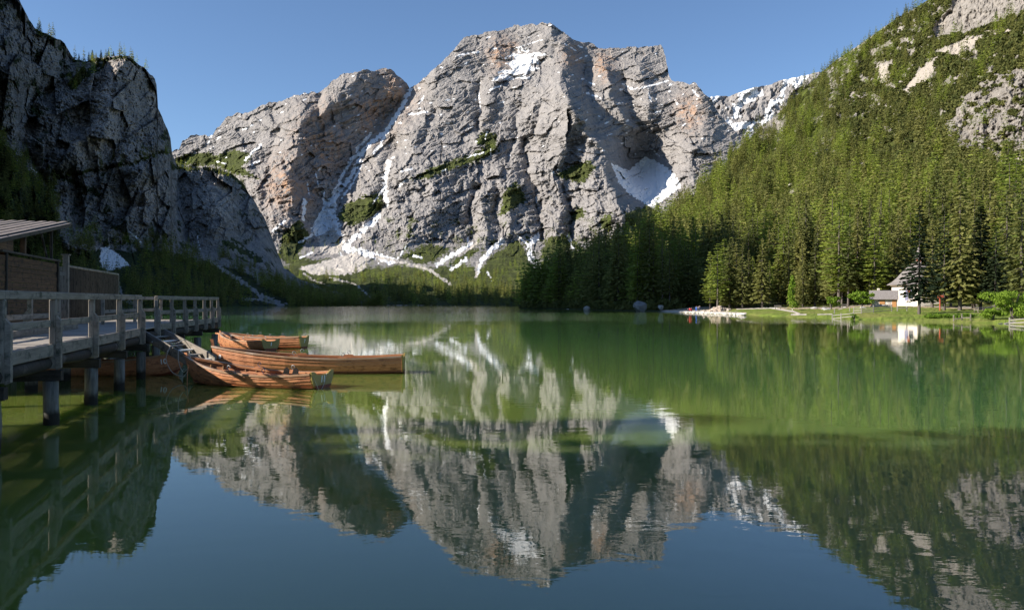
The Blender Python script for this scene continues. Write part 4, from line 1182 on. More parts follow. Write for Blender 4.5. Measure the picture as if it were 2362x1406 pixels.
# small clear-cut silhouettes on the cliff top
for j, (x0, yb, yt, nm) in enumerate([(182, 141, 122, 'leftmost'), (205, 137, 118, 'second'), (213, 136, 114, 'third'), (233, 133, 113, 'fourth'), (250, 131, 110, 'tallest'), (262, 130, 117, 'sixth'), (276, 129, 118, 'rightmost')]):
    D = 860.0
    p = at(x0, yb + 4, D); H = at(x0, yt, D).z - p.z
    lab = {'leftmost': 'small dark spruce standing apart at the left end of the cliff-top row', 'tallest': 'tallest dark spruce against the sky on the left cliff top',
           'rightmost': 'smallest dark spruce at the right end of the row on the left cliff top'}.get(nm, 'dark cliff-top spruce against the sky, %s from the left in its row' % nm)
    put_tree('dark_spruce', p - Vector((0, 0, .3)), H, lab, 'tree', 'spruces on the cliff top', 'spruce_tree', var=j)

# tall spruces on the bank behind the photographer's left shoulder: they shade the near water
for i in range(26):
    gx = -30 - 9 * (i % 3) + random.uniform(-1.5, 1.5); gy = 2.6 - 3.4 * (i // 3) + (random.uniform(-4.5, .5) if i < 6 else random.uniform(-.8, .8))
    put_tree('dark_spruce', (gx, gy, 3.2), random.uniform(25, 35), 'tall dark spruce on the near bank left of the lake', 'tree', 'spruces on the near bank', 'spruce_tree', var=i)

# ================================================================== PIER
D1 = Vector((-0.26, 0.966, 0)); N1 = Vector((0.966, 0.26, 0))
A1 = Vector((-9.08, 16.05, 0))
def edge(Y, off=0.0):                            # right-hand edge of the pier at depth Y, moved off metres to the right
    if Y <= 27.0: p = A1 + D1 * ((Y - A1.y) / D1.y); n = N1
    else: p = Vector((-8.02 - .166 * Y, Y, 0)); n = Vector((.9865, .1637, 0))
    if 25.5 < Y < 29.4:
        a = A1 + D1 * ((Y - A1.y) / D1.y); b = Vector((-8.02 - .166 * Y, Y, 0)); t = (Y - 25.5) / 3.9
        p = a.lerp(b, t)
    return p + n * off
def zo(Y): return .08 * (Y - 16) / 25
def ev(Y, off, z): p = edge(Y, off); return Vector((p.x, p.y, z + zo(Y)))
pier = thing('wooden_pier', 'long grey wooden pier on round piles with plank deck and post-and-rail sides', 'pier', (A1.x, A1.y, 0))
W_DECK = 2.4
Y = 8.0; i = 0
while Y < 41.2:
    wide = 4.9 if 29.2 < Y < 43 else W_DECK
    p1 = ev(Y, -.03, 1.475); p0 = ev(Y, -wide + random.uniform(-.04, .04), 1.475)
    dz = random.uniform(-.006, .006)
    p0.z += dz; p1.z += dz
    L = round((p1 - p0).length * 10) / 10
    beam('plank', p1 - (p1 - p0).normalized() * L, p1, .185, .04, M_DECK, pier, bev=.006)
    Y += .19; i += 1
def rail_run(posts, off, side, z_top=2.65, near_end=None, outer=True):
    for a, b in zip(posts[:-1], posts[1:]):
        beam('handrail', ev(a, off, z_top - .075 - .03), ev(b, off, z_top - .075 - .03), .12, .145, M_PIER, pier, key=int(a * 10))
        beam('mid_rail', ev(a, off - .05 * side, 2.0), ev(b, off - .05 * side, 2.0), .05, .14, M_PIER, pier, key=int(a * 10))
    for y in posts:
        beam('post', ev(y, off, 1.10), ev(y, off, z_top - .18), .125, .125, M_PIER, pier, up=tuple(D1))
        if outer:                                # heavier outer cheek with its sloping shoulder
            o = off + side * .064
            v = []; M = Matrix.Translation(ev(y, 0, 0)) @ Matrix(((N1.x, 0, D1.x, 0), (N1.y, 0, D1.y, 0), (0, 1, 0, 0), (0, 0, 0, 1)))
            prof = [(o, 1.08), (o + side * .085, 1.12), (o + side * .085, 2.05), (o, 2.16)]
            vv, ff = prism_geo(prof, M, .125)
            if side < 0: ff = [tuple(reversed(q)) for q in ff]
            c = M @ Vector((o, 1.6, 0))
            place('cheek', mesh('cheek', [p - c for p in vv], ff, M_PIER), Matrix.Translation(c), pier)
SEC1 = [9.6, 13.2, 16.05, 19.1, 22.1, 25.1]; SEC2 = [29.4, 31.6, 33.7, 35.6, 37.55, 39.2, 40.75]
rail_run(SEC1, 0, 1); rail_run(SEC2, 0, 1)
rail_run([8.6, 11.6, 14.6, 17.6, 20.4, 22.9, 25.6], -W_DECK, -1)
rail_run([32.2, 36.4, 40.75], -W_DECK - .3, -1, outer=False)
for a, b in list(zip(SEC1[:-1], SEC1[1:])) + list(zip(SEC2[:-1], SEC2[1:])):
    beam('fascia_board', ev(a + .08, .0, 1.475), ev(b - .08, 0, 1.475), .06, .235, M_PIER, pier, key=int(a * 7))
for a, b in ((8.6, 14.6), (14.6, 20.4), (20.4, 27.6)):
    beam('kerb_board', ev(a, -W_DECK + .12, 1.58), ev(b, -W_DECK + .12, 1.58), .16, .16, M_PIER, pier)
for off in (-.10, -W_DECK / 2, -W_DECK + .12):
    for a, b in ((7.6, 12.9), (12.9, 19.2), (19.2, 25.5), (25.5, 29.5), (29.5, 36.2), (36.2, 41.1)):
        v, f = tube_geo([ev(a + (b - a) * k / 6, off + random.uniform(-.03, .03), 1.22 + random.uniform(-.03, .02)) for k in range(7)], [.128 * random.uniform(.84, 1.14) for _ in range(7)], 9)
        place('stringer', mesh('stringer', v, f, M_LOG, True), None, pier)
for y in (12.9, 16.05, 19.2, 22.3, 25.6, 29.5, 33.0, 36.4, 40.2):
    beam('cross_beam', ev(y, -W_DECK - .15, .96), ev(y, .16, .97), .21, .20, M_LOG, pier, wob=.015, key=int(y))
    for off in (-.04, -W_DECK + .2):
        r0 = .148 * random.uniform(.9, 1.08)
        b = ev(y, off, 0)
        pts = [(b.x + random.uniform(-.02, .02), b.y + random.uniform(-.02, .02), z) for z in (-1.6, -.4, .1, .45, .86)]
        v, f = tube_geo(pts, [r0 * random.uniform(.95, 1.06) for _ in pts], 12)
        place('pile', mesh('pile', v, f, M_PILE, True), None, pier)

# ---- gangway to the boats
gang = thing('gangway', 'steep narrow wooden gangway with pale treads leading from the pier down to the boats', 'gangway', (-12.2, 27.4, 1.2))
ga0, ga1 = Vector((-12.15, 26.75, 1.36)), Vector((-9.75, 24.55, .62)); gb0, gb1 = Vector((-12.0, 28.0, 1.36)), Vector((-9.25, 25.3, .62))
beam('side_board', ga0, ga1, .06, .30, M_PIER, gang); beam('side_board', gb0, gb1, .06, .30, M_PIER, gang)
for k in range(6):
    t = (k + .5) / 6
    beam('tread', ga0.lerp(ga1, t) - Vector((0, 0, .03)), gb0.lerp(gb1, t) - Vector((0, 0, .03)), .22, .035, M_WHITE if k % 2 else M_PALEWOOD, gang, bev=.006)
def rope(label, pts, r=.013, name='rope', mat=None):
    P = [Vector(p) for p in pts]; Q = []
    for i in range(len(P) - 1):
        p0 = P[max(i - 1, 0)]; p1 = P[i]; p2 = P[i + 1]; p3 = P[min(i + 2, len(P) - 1)]
        for k in range(5):
            t = k / 5
            Q.append(.5 * ((2 * p1) + (p2 - p0) * t + (2 * p0 - 5 * p1 + 4 * p2 - p3) * t * t + (3 * p1 - p0 - 3 * p2 + p3) * t ** 3))
    Q.append(P[-1])
    v, f = tube_geo(Q, r, 6)
    c = Q[0].copy()
    o = place(name, mesh(name, [q - c for q in v], f, mat or M_ROPE, True), Matrix.Translation(c))
    return tag(o, label, 'rope', 'mooring ropes')
g1 = ga0.lerp(ga1, .66); n_ = Vector((-.2, -.12, 0))
rope('pale rope looped over the near side board of the gangway', [g1 + n_ * .3 + Vector((0, -.03, .18)), g1 + Vector((-.12, -.12, 0)), g1 + Vector((-.16, -.14, -.25)), g1 + Vector((.05, -.16, -.62)), g1 + Vector((.4, -.14, -.72)), g1 + Vector((.55, -.1, -.35)), g1 + Vector((.5, .0, .05))])
rope('thin rope hanging slack from the gangway to the front bow', [ga0.lerp(ga1, .78) + Vector((0, -.05, .16)), ga0.lerp(ga1, .8) + Vector((.05, -.2, -.2)), ga0.lerp(ga1, .86) + Vector((.12, -.2, -.42)), ga1 + Vector((.12, -.12, .05))])
rope('short rope stretched across the gangway between its side boards', [ga0.lerp(ga1, .48) + Vector((0, 0, .16)), ga0.lerp(ga1, .5).lerp(gb0.lerp(gb1, .45), .5) + Vector((0, 0, .10)), gb0.lerp(gb1, .42) + Vector((0, 0, .16))])
rope('orange mooring line running from the front bow into the water', [(-9.62, 24.15, .55), (-9.58, 23.95, .3), (-9.5, 23.72, -.05)], .012, mat=plain('orange line', (.50, .20, .09), .8))
b_ = place('bucket', mesh('bucket', *tube_geo([(-15.35, 40.2, .95), (-15.35, 40.2, 1.35)], [.15, .19], 12), M_WHITE, True))
tag(b_, 'small white bucket hanging on the far piles of the pier', 'bucket')

# ================================================================== BOATHOUSE
CW = -9.83
def wl_(Y, off=0.0, z=0.0): return Vector((CW - .269 * Y, Y, z)) + N1 * off
bh = thing('boathouse', 'old brown plank boathouse with sloping grey board roof and open gap below it', 'boathouse', wl_(30, -2, 1.5))
z = 1.58; k = 0
while z < 4.05:
    for a, b in ((20.6, 27.55), (27.62, 33.5)):
        dp = random.uniform(-.008, .012)
        beam('wall_board', wl_(a, dp, z), wl_(b, dp, z), .035, .172, M_SHED, bh, wob=.004, key=k + int(a))
    z += .18; k += 1
for j in range(3):
    beam('wall_board', wl_(26.0 + .9 * j, .01, 4.24 + .18 * j), wl_(28.3 , .01, 4.24 + .18 * j), .035, .172, M_SHED, bh, wob=.004, key=k + j)
beam('sill', wl_(27.0, .05, 4.13), wl_(33.75, .05, 4.13), .14, .07, M_FENCE, bh)
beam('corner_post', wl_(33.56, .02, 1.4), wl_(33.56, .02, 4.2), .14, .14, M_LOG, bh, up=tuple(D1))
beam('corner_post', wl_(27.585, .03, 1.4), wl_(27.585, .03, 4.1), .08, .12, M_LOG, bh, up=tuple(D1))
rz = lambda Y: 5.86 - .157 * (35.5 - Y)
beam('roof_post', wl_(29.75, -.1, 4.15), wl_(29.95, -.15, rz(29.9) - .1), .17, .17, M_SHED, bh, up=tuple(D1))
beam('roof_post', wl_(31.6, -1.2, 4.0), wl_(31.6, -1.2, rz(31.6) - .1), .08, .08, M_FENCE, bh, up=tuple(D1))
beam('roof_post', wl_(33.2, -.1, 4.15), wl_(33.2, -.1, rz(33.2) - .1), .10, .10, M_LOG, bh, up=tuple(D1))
beam('brace', wl_(32.6, -.1, 4.2), wl_(31.9, -.1, rz(32) - .2), .07, .07, M_LOG, bh, up=tuple(N1))
beam('brace', wl_(30.6, -1.1, 5.0), wl_(31.5, -1.1, 4.45), .05, .05, M_FENCE, bh, up=tuple(N1))
for j in range(4):
    beam('inner_board', wl_(28.45 + .3 * j, -.35 - .1 * j, 4.0), wl_(28.48 + .3 * j, -.4 - .1 * j, 4.62 + .04 * j), .03, .22, M_SHED, bh, up=tuple(N1))
nb_ = 34
for j in range(nb_):                              # roof boards run up the slope, their top ends ragged
    o = -.05 - .2 * j
    y1 = 35.55 + random.uniform(-.22, .22); y0 = 20.2
    dz = (0, .05)[j % 2] + random.uniform(0, .014)
    L = (wl_(y1, o, rz(y1)) - wl_(y0, o, rz(y0))).length
    L = round(L, 1); p1 = wl_(y1, o, rz(y1) + dz); p0 = wl_(y0, o, rz(y0) + dz); p0 = p1 + (p0 - p1).normalized() * L
    beam('roof_board', p0, p1, .23, .03, M_ROOF, bh, bev=.006, wob=.006 if j < 6 else 0, key=j % 5, roll=random.uniform(-.03, .03))
beam('verge_board', wl_(20.1, .08, rz(20.1) - .06), wl_(35.4, .08, rz(35.4) - .06), .03, .13, M_FENCE, bh)
for y in (20.8, 24, 28, 31, 34.4):
    beam('rafter', wl_(y, -.05, rz(y) - .12), wl_(y, -6.2, rz(y) - .12), .12, .16, M_LOG, bh)
for y0, y1 in ((20.6, 27), (27, 34)):               # far wall, low so that the wood shows through the gap
    for k in range(13):
        beam('wall_board', wl_(y0, -6, 1.6 + .18 * k), wl_(y1, -6, 1.6 + .18 * k), .035, .172, M_SHED, bh)
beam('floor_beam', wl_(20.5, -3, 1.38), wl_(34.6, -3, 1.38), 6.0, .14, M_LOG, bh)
for y in (21.5, 25.5, 29.5, 34):
    for o in (-.4, -5.6):
        p = wl_(y, o); v, f = tube_geo([(p.x, p.y, -1.5), (p.x, p.y, 1.31)], .17, 10)
        place('pile', mesh('pile', v, f, M_PILE, True), None, bh)
for j in range(5):
    beam('door_board', wl_(33.78 + .21 * j, -.02, 1.56), wl_(33.78 + .21 * j, -.02, 3.9), .03, .2, M_PIER, bh, up=tuple(N1))
beam('door_ledge', wl_(33.66, .03, 3.62), wl_(34.74, .03, 3.62), .03, .16, M_PALEWOOD, bh)
fence = thing('board_fence', 'tall fence of dark upright boards running from the boathouse to the water', 'fence', wl_(40, 0, 1.5))
beam('post', wl_(34.72, .06, 1.5), wl_(34.72, .06, 4.42), .22, .22, M_PIER, fence, up=tuple(D1))
beam('post_cap', wl_(34.72, .06, 4.42), wl_(34.72, .06, 4.47), .32, .32, M_PIER, fence, up=tuple(D1))
y = 34.95; k = 0
while y < 45.0:
    w = .19; dz = random.uniform(-.02, .02)
    beam('board', wl_(y + w / 2, random.choice((-.012, .012)), 1.55), wl_(y + w / 2, 0, 3.93), .028, w - .008, M_FENCE, fence, up=tuple(N1), bev=.005)
    y += w; k += 1
beam('top_rail', wl_(34.9, .03, 3.97), wl_(45.1, .03, 3.97), .12, .10, M_PIER, fence)
beam('post', wl_(45.15, .03, 1.5), wl_(45.15, .03, 3.95), .10, .10, M_PIER, fence, up=tuple(D1))
beam('bottom_rail', wl_(34.9, -.04, 1.75), wl_(45.1, -.04, 1.75), .06, .12, M_FENCE, fence)
beam('floor_beam', wl_(34.9, -.6, 1.40), wl_(45.2, -.6, 1.40), 1.4, .14, M_LOG, fence)
for y in (37.5, 41, 44.6):
    p = wl_(y, -.4); v, f = tube_geo([(p.x, p.y, -1.5), (p.x, p.y, 1.33)], .16, 10)
    place('pile', mesh('pile', v, f, M_PILE, True), None, fence)

# ================================================================== ROWING BOATS
def text_obj(s, size, M, mat, parent, name='lettering', shear=0.0):
    cu = bpy.data.curves.new(name, 'FONT'); cu.body = s; cu.size = size; cu.extrude = .002; cu.align_x = 'CENTER'; cu.align_y = 'CENTER'
    cu.offset = size * .022; cu.shear = shear; cu.space_character = .95
    tmp = bpy.data.objects.new(name, cu); me = bpy.data.meshes.new_from_object(tmp); bpy.data.objects.remove(tmp)
    me.materials.clear(); me.materials.append(mat)
    o = bpy.data.objects.new(name, me); COL.objects.link(o)
    o.parent = parent; o.matrix_basis = WM[parent].inverted() @ M; WM[o] = M
    return o
def boat(label, stern, axis, L, B, sh, number=None, side_number=None, stem_up=.10, group='wooden rowing boats at the pier'):
    ang = math.atan2(axis[1], axis[0])
    t = thing('rowing_boat', label, 'rowing boat', (stern[0], stern[1], 0), ang, group)
    M = WM[t]
    s0, s1, s2 = sh
    def sheer(s): return s0 * (1 - s) * (1 - 2 * s) + s1 * 4 * s * (1 - s) + s2 * s * (2 * s - 1)
    bb = lut([(0, .74), (.12, .86), (.3, .98), (.45, 1.0), (.6, .95), (.75, .76), (.87, .46), (.95, .20), (1, .03)])
    def half(s): return B / 2 * float(bb(s))
    kz = lut([(0, -.08), (.3, -.15), (.7, -.15), (.88, -.06), (1, .12)])
    def keel(s): return float(kz(s))
    def xs(s, g): return L * s - (1 - g) * .30 * max(0, (s - .8) / .2) ** 2
    def sec(s, g, off=0.0):
        b, k, z = half(s), keel(s), sheer(s)
        a = g * math.pi / 2
        y = b * math.sin(a) ** .8 + off * (.35 + .65 * g); zz = k + (z - k) * (1 - math.cos(a)) ** .92 - off * (1 - g) * .5
        return y, zz
    NS = 12; S = [i / (NS - 1) for i in range(NS)]
    S = [s ** .85 for s in S]
    NP = 7
    G = [(.12 + .88 * j / NP) if j else 0.0 for j in range(NP + 1)]
    for sd_ in (1, -1):
        for j in range(NP):
            v = []; f = []
            for s in S:
                g0, g1_ = G[j], G[j + 1]
                for g, off in ((g0, .030), (g1_, .004), (g1_, -.016), (g0, .004)):
                    y, z = sec(s, g, off); v.append((xs(s, g), sd_ * max(y, .012), z))
            for i in range(NS - 1):
                for q in range(4):
                    a = i * 4 + q; b = i * 4 + (q + 1) % 4
                    f.append((a, b, b + 4, a + 4) if sd_ < 0 else (a, a + 4, b + 4, b))
            f += [(0, 3, 2, 1), tuple((NS - 1) * 4 + q for q in range(4))]
            place('hull_plank', mesh('hull_plank', v, f, M_BOATLOW if j < 2 else M_BOAT), M, t)
        # gunwale and inner lining strip
        for nm, o0, o1, zz0, zz1, mt in (('gunwale', -.035, .045, -.035, .022, M_GUN), ('inwale', -.075, -.037, -.045, .012, M_BOATIN)):
            v = []; f = []
            for s in S:
                y, z = sec(s, 1.0); x = xs(s, 1)
                for o_, dz in ((o0, zz0), (o1, zz0), (o1, zz1), (o0, zz1)): v.append((x, sd_ * max(y + o_, .004), z + dz))
            for i in range(NS - 1):
                for q in range(4):
                    a = i * 4 + q; b = i * 4 + (q + 1) % 4
                    f.append((a, b, b + 4, a + 4) if sd_ > 0 else (a, a + 4, b + 4, b))
            f += [(0, 3, 2, 1), tuple((NS - 1) * 4 + q for q in range(4))]
            place(nm, mesh(nm, v, f, mt), M, t)
        # ribs
        for r in range(12):
            s = .06 + .80 * r / 11
            v = []; f = []
            for g in (.45, .6, .75, .88, 1.0):
                y, z = sec(s, g, -.02)
                for dx in (-.018, .018):
                    for o_ in (0, -.03): v.append((xs(s, g) + dx, sd_ * (y + o_), z - .03))
            for i in range(4):
                a = i * 4
                f += [(a, a + 2, a + 6, a + 4), (a + 1, a + 5, a + 7, a + 3), (a, a + 4, a + 5, a + 1), (a + 2, a + 3, a + 7, a + 6)]
            place('rib', mesh('rib', v, f, M_RIB), M, t)
    # floor, thwarts
    zf = .05
    v = []; n = 0; f = []
    for s in S[:-1]:
        y = min(half(s) * .86, half(s)); v += [(L * s, -y, zf), (L * s, y, zf)]
    for i in range(len(S) - 2): f.append((2 * i, 2 * i + 2, 2 * i + 3, 2 * i + 1))
    place('floorboards', mesh('floorboards', v, f, M_BOATIN), M, t)
    for s in (.17, .40, .64):
        w = half(s) - .05; z = sheer(s) - .17
        v_ = [(L * s + dx, y, z + dz) for dx in (-.12, .12) for y in (-w, w) for dz in (-.015, .015)]
        place('thwart', mesh('thwart', v_, [(0, 1, 3, 2), (4, 6, 7, 5), (0, 4, 5, 1), (2, 3, 7, 6), (0, 2, 6, 4), (1, 5, 7, 3)], M_BOATIN), M, t)
    # rowlock pads and rowlocks
    for s in (.30, .55):
        for sd_ in (1, -1):
            y, z = sec(s, 1.0); x = L * s
            prof = [(-.20, 0), (-.13, .04), (.13, .04), (.20, 0)]
            vv, ff = prism_geo(prof, Matrix.Translation((x, sd_ * (y - .02), z + .018)) @ Matrix.Rotation(math.pi / 2, 4, 'X'), .10)
            pd = place('rowlock_block', mesh('rowlock_block', vv, ff, M_BOAT), M, t)
            pts = [(x, sd_ * (y - .02), z + .05), (x, sd_ * (y - .02), z + .09)] + [(x + .055 * math.sin(a), sd_ * (y - .02), z + .145 - .055 * math.cos(a)) for a in np.linspace(.1, 5.2, 11)]
            v_, f_ = tube_geo(pts, .010, 5)
            place('rowlock', mesh('rowlock', v_, f_, M_IRON, True), M, pd)
    # stem and transom
    prof = [(xs(1, 0) - .35, -.12), (xs(1, 0) - .02, .02), (L + .02, sheer(1) + stem_up * .6), (L + .05, sheer(1) + stem_up), (L - .06, sheer(1) + stem_up), (L - .12, sheer(1) - .1), (xs(1, .3) - .16, .1)]
    vv, ff = prism_geo(prof, Matrix.Rotation(math.pi / 2, 4, 'X'), .05)
    place('stem', mesh('stem', vv, ff, M_BOAT), M, t)
    pts = [sec(0, g) for g in (0, .2, .35, .5, .65, .8, .92, 1.0)]
    right = [(y + .012, z) for y, z in pts]
    y1, z1 = right[-1]
    top = [(y1 + .01, z1 + .055), (y1 * .78, z1 + .06), (y1 * .62, z1 + .02), (y1 * .48, z1 - .035), (0, z1 - .05)]
    outl = right[1:] + top + [(-y, z) for y, z in reversed(top[:-1])] + [(-y, z) for y, z in reversed(right[1:])] + [right[0]]
    MT = Matrix(((0, 0, 1, -.03), (1, 0, 0, 0), (0, 1, 0, 0), (0, 0, 0, 1)))
    vv, ff = prism_geo(outl, MT, .045)
    tr = place('transom', mesh('transom', vv, ff, M_TRAN), M, t)
    lo = [(y + .014, z) for y, z in pts if z < .10]
    lo = lo + [(lo[-1][0] + .012, .10)]
    outl = lo[1:] + [(-y, z) for y, z in reversed(lo[1:])] + [lo[0]]
    vv, ff = prism_geo(outl, Matrix.Translation((-.027, 0, 0)) @ MT, .012)
    place('boot_top', mesh('boot_top', vv, ff, M_BOATLOW), M, tr)
    if number:
        text_obj(number, .26, M @ Matrix(((0, 0, -1, -.0575), (-1, 0, 0, 0), (0, 1, 0, z1 * .60), (0, 0, 0, 1))), M_WHITE, tr, shear=.15)
    if side_number:
        s, g, sdn, sz, txt = side_number
        p = Vector((xs(s, g), sdn * sec(s, g, .03)[0], sec(s, g)[1])); p2 = Vector((xs(s - .05, g), sdn * sec(s - .05, g, .03)[0], sec(s - .05, g)[1])); pu = Vector((xs(s, g + .1), sdn * sec(s, g + .1, .03)[0], sec(s, g + .1)[1]))
        tx = (p - p2).normalized() * sdn * -1; up_ = (pu - p).normalized(); nn = tx.cross(up_).normalized(); up_ = nn.cross(tx)
        p = p + nn * .022
        text_obj(txt, sz, M @ Matrix(((tx.x, up_.x, nn.x, p.x), (tx.y, up_.y, nn.y, p.y), (tx.z, up_.z, nn.z, p.z), (0, 0, 0, 1))), M_WHITE, t)
    return t, M, sheer, half
bA, MA, shA, hfA = boat('front wooden rowing boat, sunlit hull crossed by rail shadows, white 11 on its olive stern', (-5.42, 23.05), (-4.3, 1.5), 4.75, 1.50, (.44, .40, .80), '11')
bB, MB_, shB, hfB = boat('longest wooden rowing boat, second from the front, with a raised stem post at its bow', (-3.82, 28.35), (-1, -.06), 6.55, 1.50, (.60, .56, .92), None, (.955, .74, 1, .2, '8'), .24)
bC, MC, *_ = boat('wooden rowing boat behind the long one, half shaded, with a white 1 on its stern', (-12.3, 41.3), (-.75, .66), 5.0, 1.35, (.52, .48, .8), '1')
bD, MD, *_ = boat('farthest wooden rowing boat, beyond the half shaded one, small 7 on its narrow stern', (-11.15, 43.4), (-.97, .25), 5.4, 1.35, (.62, .58, .85), '7')
bE, ME, *_ = boat('dark rowing boat in the shade under the pier, white 10 on its bow', (-15.6, 27.15), (1, .02), 4.7, 1.4, (.50, .48, .80), None, (.86, .80, -1, .24, '10'))
for (a, b, lab) in (((1.1, -.18, .30), (3.7, .10, .42), 'wooden oar lying on the far side inside the front boat'), ((1.5, .22, .30), (4.0, .22, .43), 'wooden oar lying nearest the viewer inside the front boat')):
    a = Vector(a); b = Vector(b)
    o = thing('oar', lab, 'oar', MA @ a, 0, 'oars in the front boat')
    P0, P1 = MA @ a, MA @ b
    beam('shaft', P0, P1, .05, .05, M_BOAT, o)
    dv = (P0 - P1).normalized()
    beam('blade', P0, P0 + dv * .62, .15, .025, M_BOAT, o)
for k, (x, y) in enumerate(((1.55, -.42), (1.22, -.40))):     # two dark curved boards stood up in the stern
    prof = [(-.20, 0), (.14, 0), (.17, .30), (.10, .38), (.03, .34), (-.02, .18), (-.12, .06)]
    c = MA @ Vector((x, y, .14))
    vv, ff = prism_geo(prof, Matrix.Rotation(math.pi / 2, 4, 'X'), .05)
    s_ = place('curved_board', mesh('curved_board', vv, ff, M_LOG), Matrix.Translation(c))
    tag(s_, 'dark curved board standing in the front boat, %s' % ('nearer its bow' if k == 0 else 'nearer its numbered stern'), 'board', 'curved boards in the front boat')
rope('thin rope hanging in a loop down the stern marked 11', [MA @ Vector((-.07, .5, .36)), MA @ Vector((-.09, .36, .12)), MA @ Vector((-.10, .22, -.04)), MA @ Vector((-.09, -.02, .14)), MA @ Vector((-.07, -.18, .42))], .007)
rope('slack grey rope from the raised stem of the long boat to the pier', [MB_ @ Vector((6.5, 0, .7)), MB_ @ Vector((6.75, .05, .35)), MB_ @ Vector((6.9, .1, .5)), (-13.0, 30.0, 1.1)], .012)

# ================================================================== FAR SHORE
def gp(x, D, dz=0.0): p = meadow(x, D); return Vector((p.x, p.y, p.z + dz))
def local(p, rot): return Matrix.Translation(p) @ Matrix.Rotation(rot, 4, 'Z')
def shingle_mat():
    k = NT('grey wood shingles')
    o = k.obj()
    br = k.n('ShaderNodeTexBrick', Vector=k.mapping(o, (1, 1, 1)), Scale=5.0, Color1=(.20, .18, .175, 1), Color2=(.34, .31, .30, 1), Mortar=(.09, .085, .08, 1))
    br.inputs['Mortar Size'].default_value = .03
    n = k.noise(o, 2.0, 4)
    return k.bsdf(k.mix(k.mapr(n, .3, .7, 0, .6), br.outputs[0], (.17, .155, .15)), .9, k.bump(n, .05))
M_SHINGLE = shingle_mat()
def stone_mat():
    k = NT('whitewashed rubble wall')
    o = k.obj(); vor = k.n('ShaderNodeTexVoronoi', Vector=o, Scale=2.6)
    c = k.mix(k.mapr(k.noise(o, 1.2, 4), .4, .6), (.66, .60, .53), (.36, .32, .29))
    return k.bsdf(k.mix(k.mapr(vor.outputs[0], 0, .12), (.30, .27, .25), c), .95, k.bump(vor.outputs[0], .1))
M_STONE = stone_mat()

# chapel: eight-sided, bell-cast shingle roof, lantern and spire
cb = gp(2118, 196)
ch = thing('chapel', 'small whitewashed chapel with flared grey shingle roof, half hidden by a dark spruce', 'chapel', cb)
def ngon(r, z, n=8, rot=math.pi / 8): return [(r * math.cos(2 * math.pi * k / n + rot), r * math.sin(2 * math.pi * k / n + rot), z) for k in range(n)]
def stack(name, rings, mat, parent, M, cap=True, sm=False):
    n = len(rings[0]); v = [p for r in rings for p in r]; f = []
    for i in range(len(rings) - 1):
        for k in range(n): f.append((i * n + k, i * n + (k + 1) % n, (i + 1) * n + (k + 1) % n, (i + 1) * n + k))
    if cap: f += [tuple(range(n - 1, -1, -1)), tuple((len(rings) - 1) * n + k for k in range(n))]
    return place(name, mesh(name, v, f, mat, sm), M, parent)
Mc = WM[ch]
stack('wall', [ngon(5.9, -.6), ngon(5.9, 4.65)], M_PLASTER, ch, Mc)
stack('eaves_moulding', [ngon(6.0, 4.45), ngon(6.25, 4.62), ngon(6.25, 4.8)], M_PLASTER, ch, Mc)
stack('roof', [ngon(7.0, 4.72), ngon(7.0, 4.86), ngon(5.9, 5.5), ngon(4.9, 6.4), ngon(4.0, 7.5), ngon(2.8, 8.8), ngon(1.2, 10.2)], M_SHINGLE, ch, Mc)
ln = stack('lantern', [ngon(1.0, 10.0), ngon(1.0, 11.3)], M_PLASTER, ch, Mc)
stack('spire', [ngon(1.4, 11.25), ngon(.9, 11.8), ngon(.45, 12.6), ngon(.05, 14.2)], M_SHINGLE, ch, Mc)
M_COPPER = plain('dull red lantern panel', (.36, .13, .09), .7)
for k in range(8):
    a = 2 * math.pi * k / 8 + math.pi / 4
    Mw = Mc @ Matrix.Translation((.93 * math.cos(a), .93 * math.sin(a), 10.75)) @ Matrix.Rotation(a, 4, 'Z')
    place('louvre', box_mesh(.05, .36, .8, M_COPPER), Mw, ln)
def wall_panel(name, poly, ang, mat, dist, off, parent, th=.06):
    M = Mc @ Matrix.Rotation(ang, 4, 'Z') @ Matrix.Translation((dist, off, 0)) @ Matrix(((0, 0, 1, 0), (1, 0, 0, 0), (0, 1, 0, 0), (0, 0, 0, 1)))
    vv, ff = prism_geo(poly, M, th)
    c = M @ Vector((0, 0, 0))
    return place(name, mesh(name, [q - c for q in vv], ff, mat), Matrix.Translation(c), parent)
ap = 5.9 * math.cos(math.pi / 8)
arch = lambda w, h0, h1: [(-w, h0), (w, h0), (w, h1)] + [(w * math.cos(a), h1 + w * math.sin(a)) for a in np.linspace(.3, math.pi - .3, 6)] + [(-w, h1)]
for ang in (-math.pi * .75, -math.pi / 2, -math.pi / 4):
    wf = wall_panel('window_frame', arch(.62, 1.2, 2.6), ang, M_STONE, ap, .2, ch, .10)
    wall_panel('window_pane', arch(.46, 1.35, 2.55), ang, M_GLASS, ap + .02, .2, wf, .12)
fr_ = wall_panel('wall_painting', arch(1.0, 1.0, 2.75), -math.pi * .75, M_BLUE, ap, -.3, ch, .03)
wall_panel('robe', [(-.35, 2.9), (.35, 2.9), (.28, 3.9), (0, 4.2), (-.28, 3.9)], -math.pi * .75, M_RENDER_RED, ap + .02, -.3, fr_, .03)
dr = wall_panel('door', arch(.8, -.2, 1.9), -math.pi / 4, M_RENDER_RED, ap, -1.4, ch, .08)

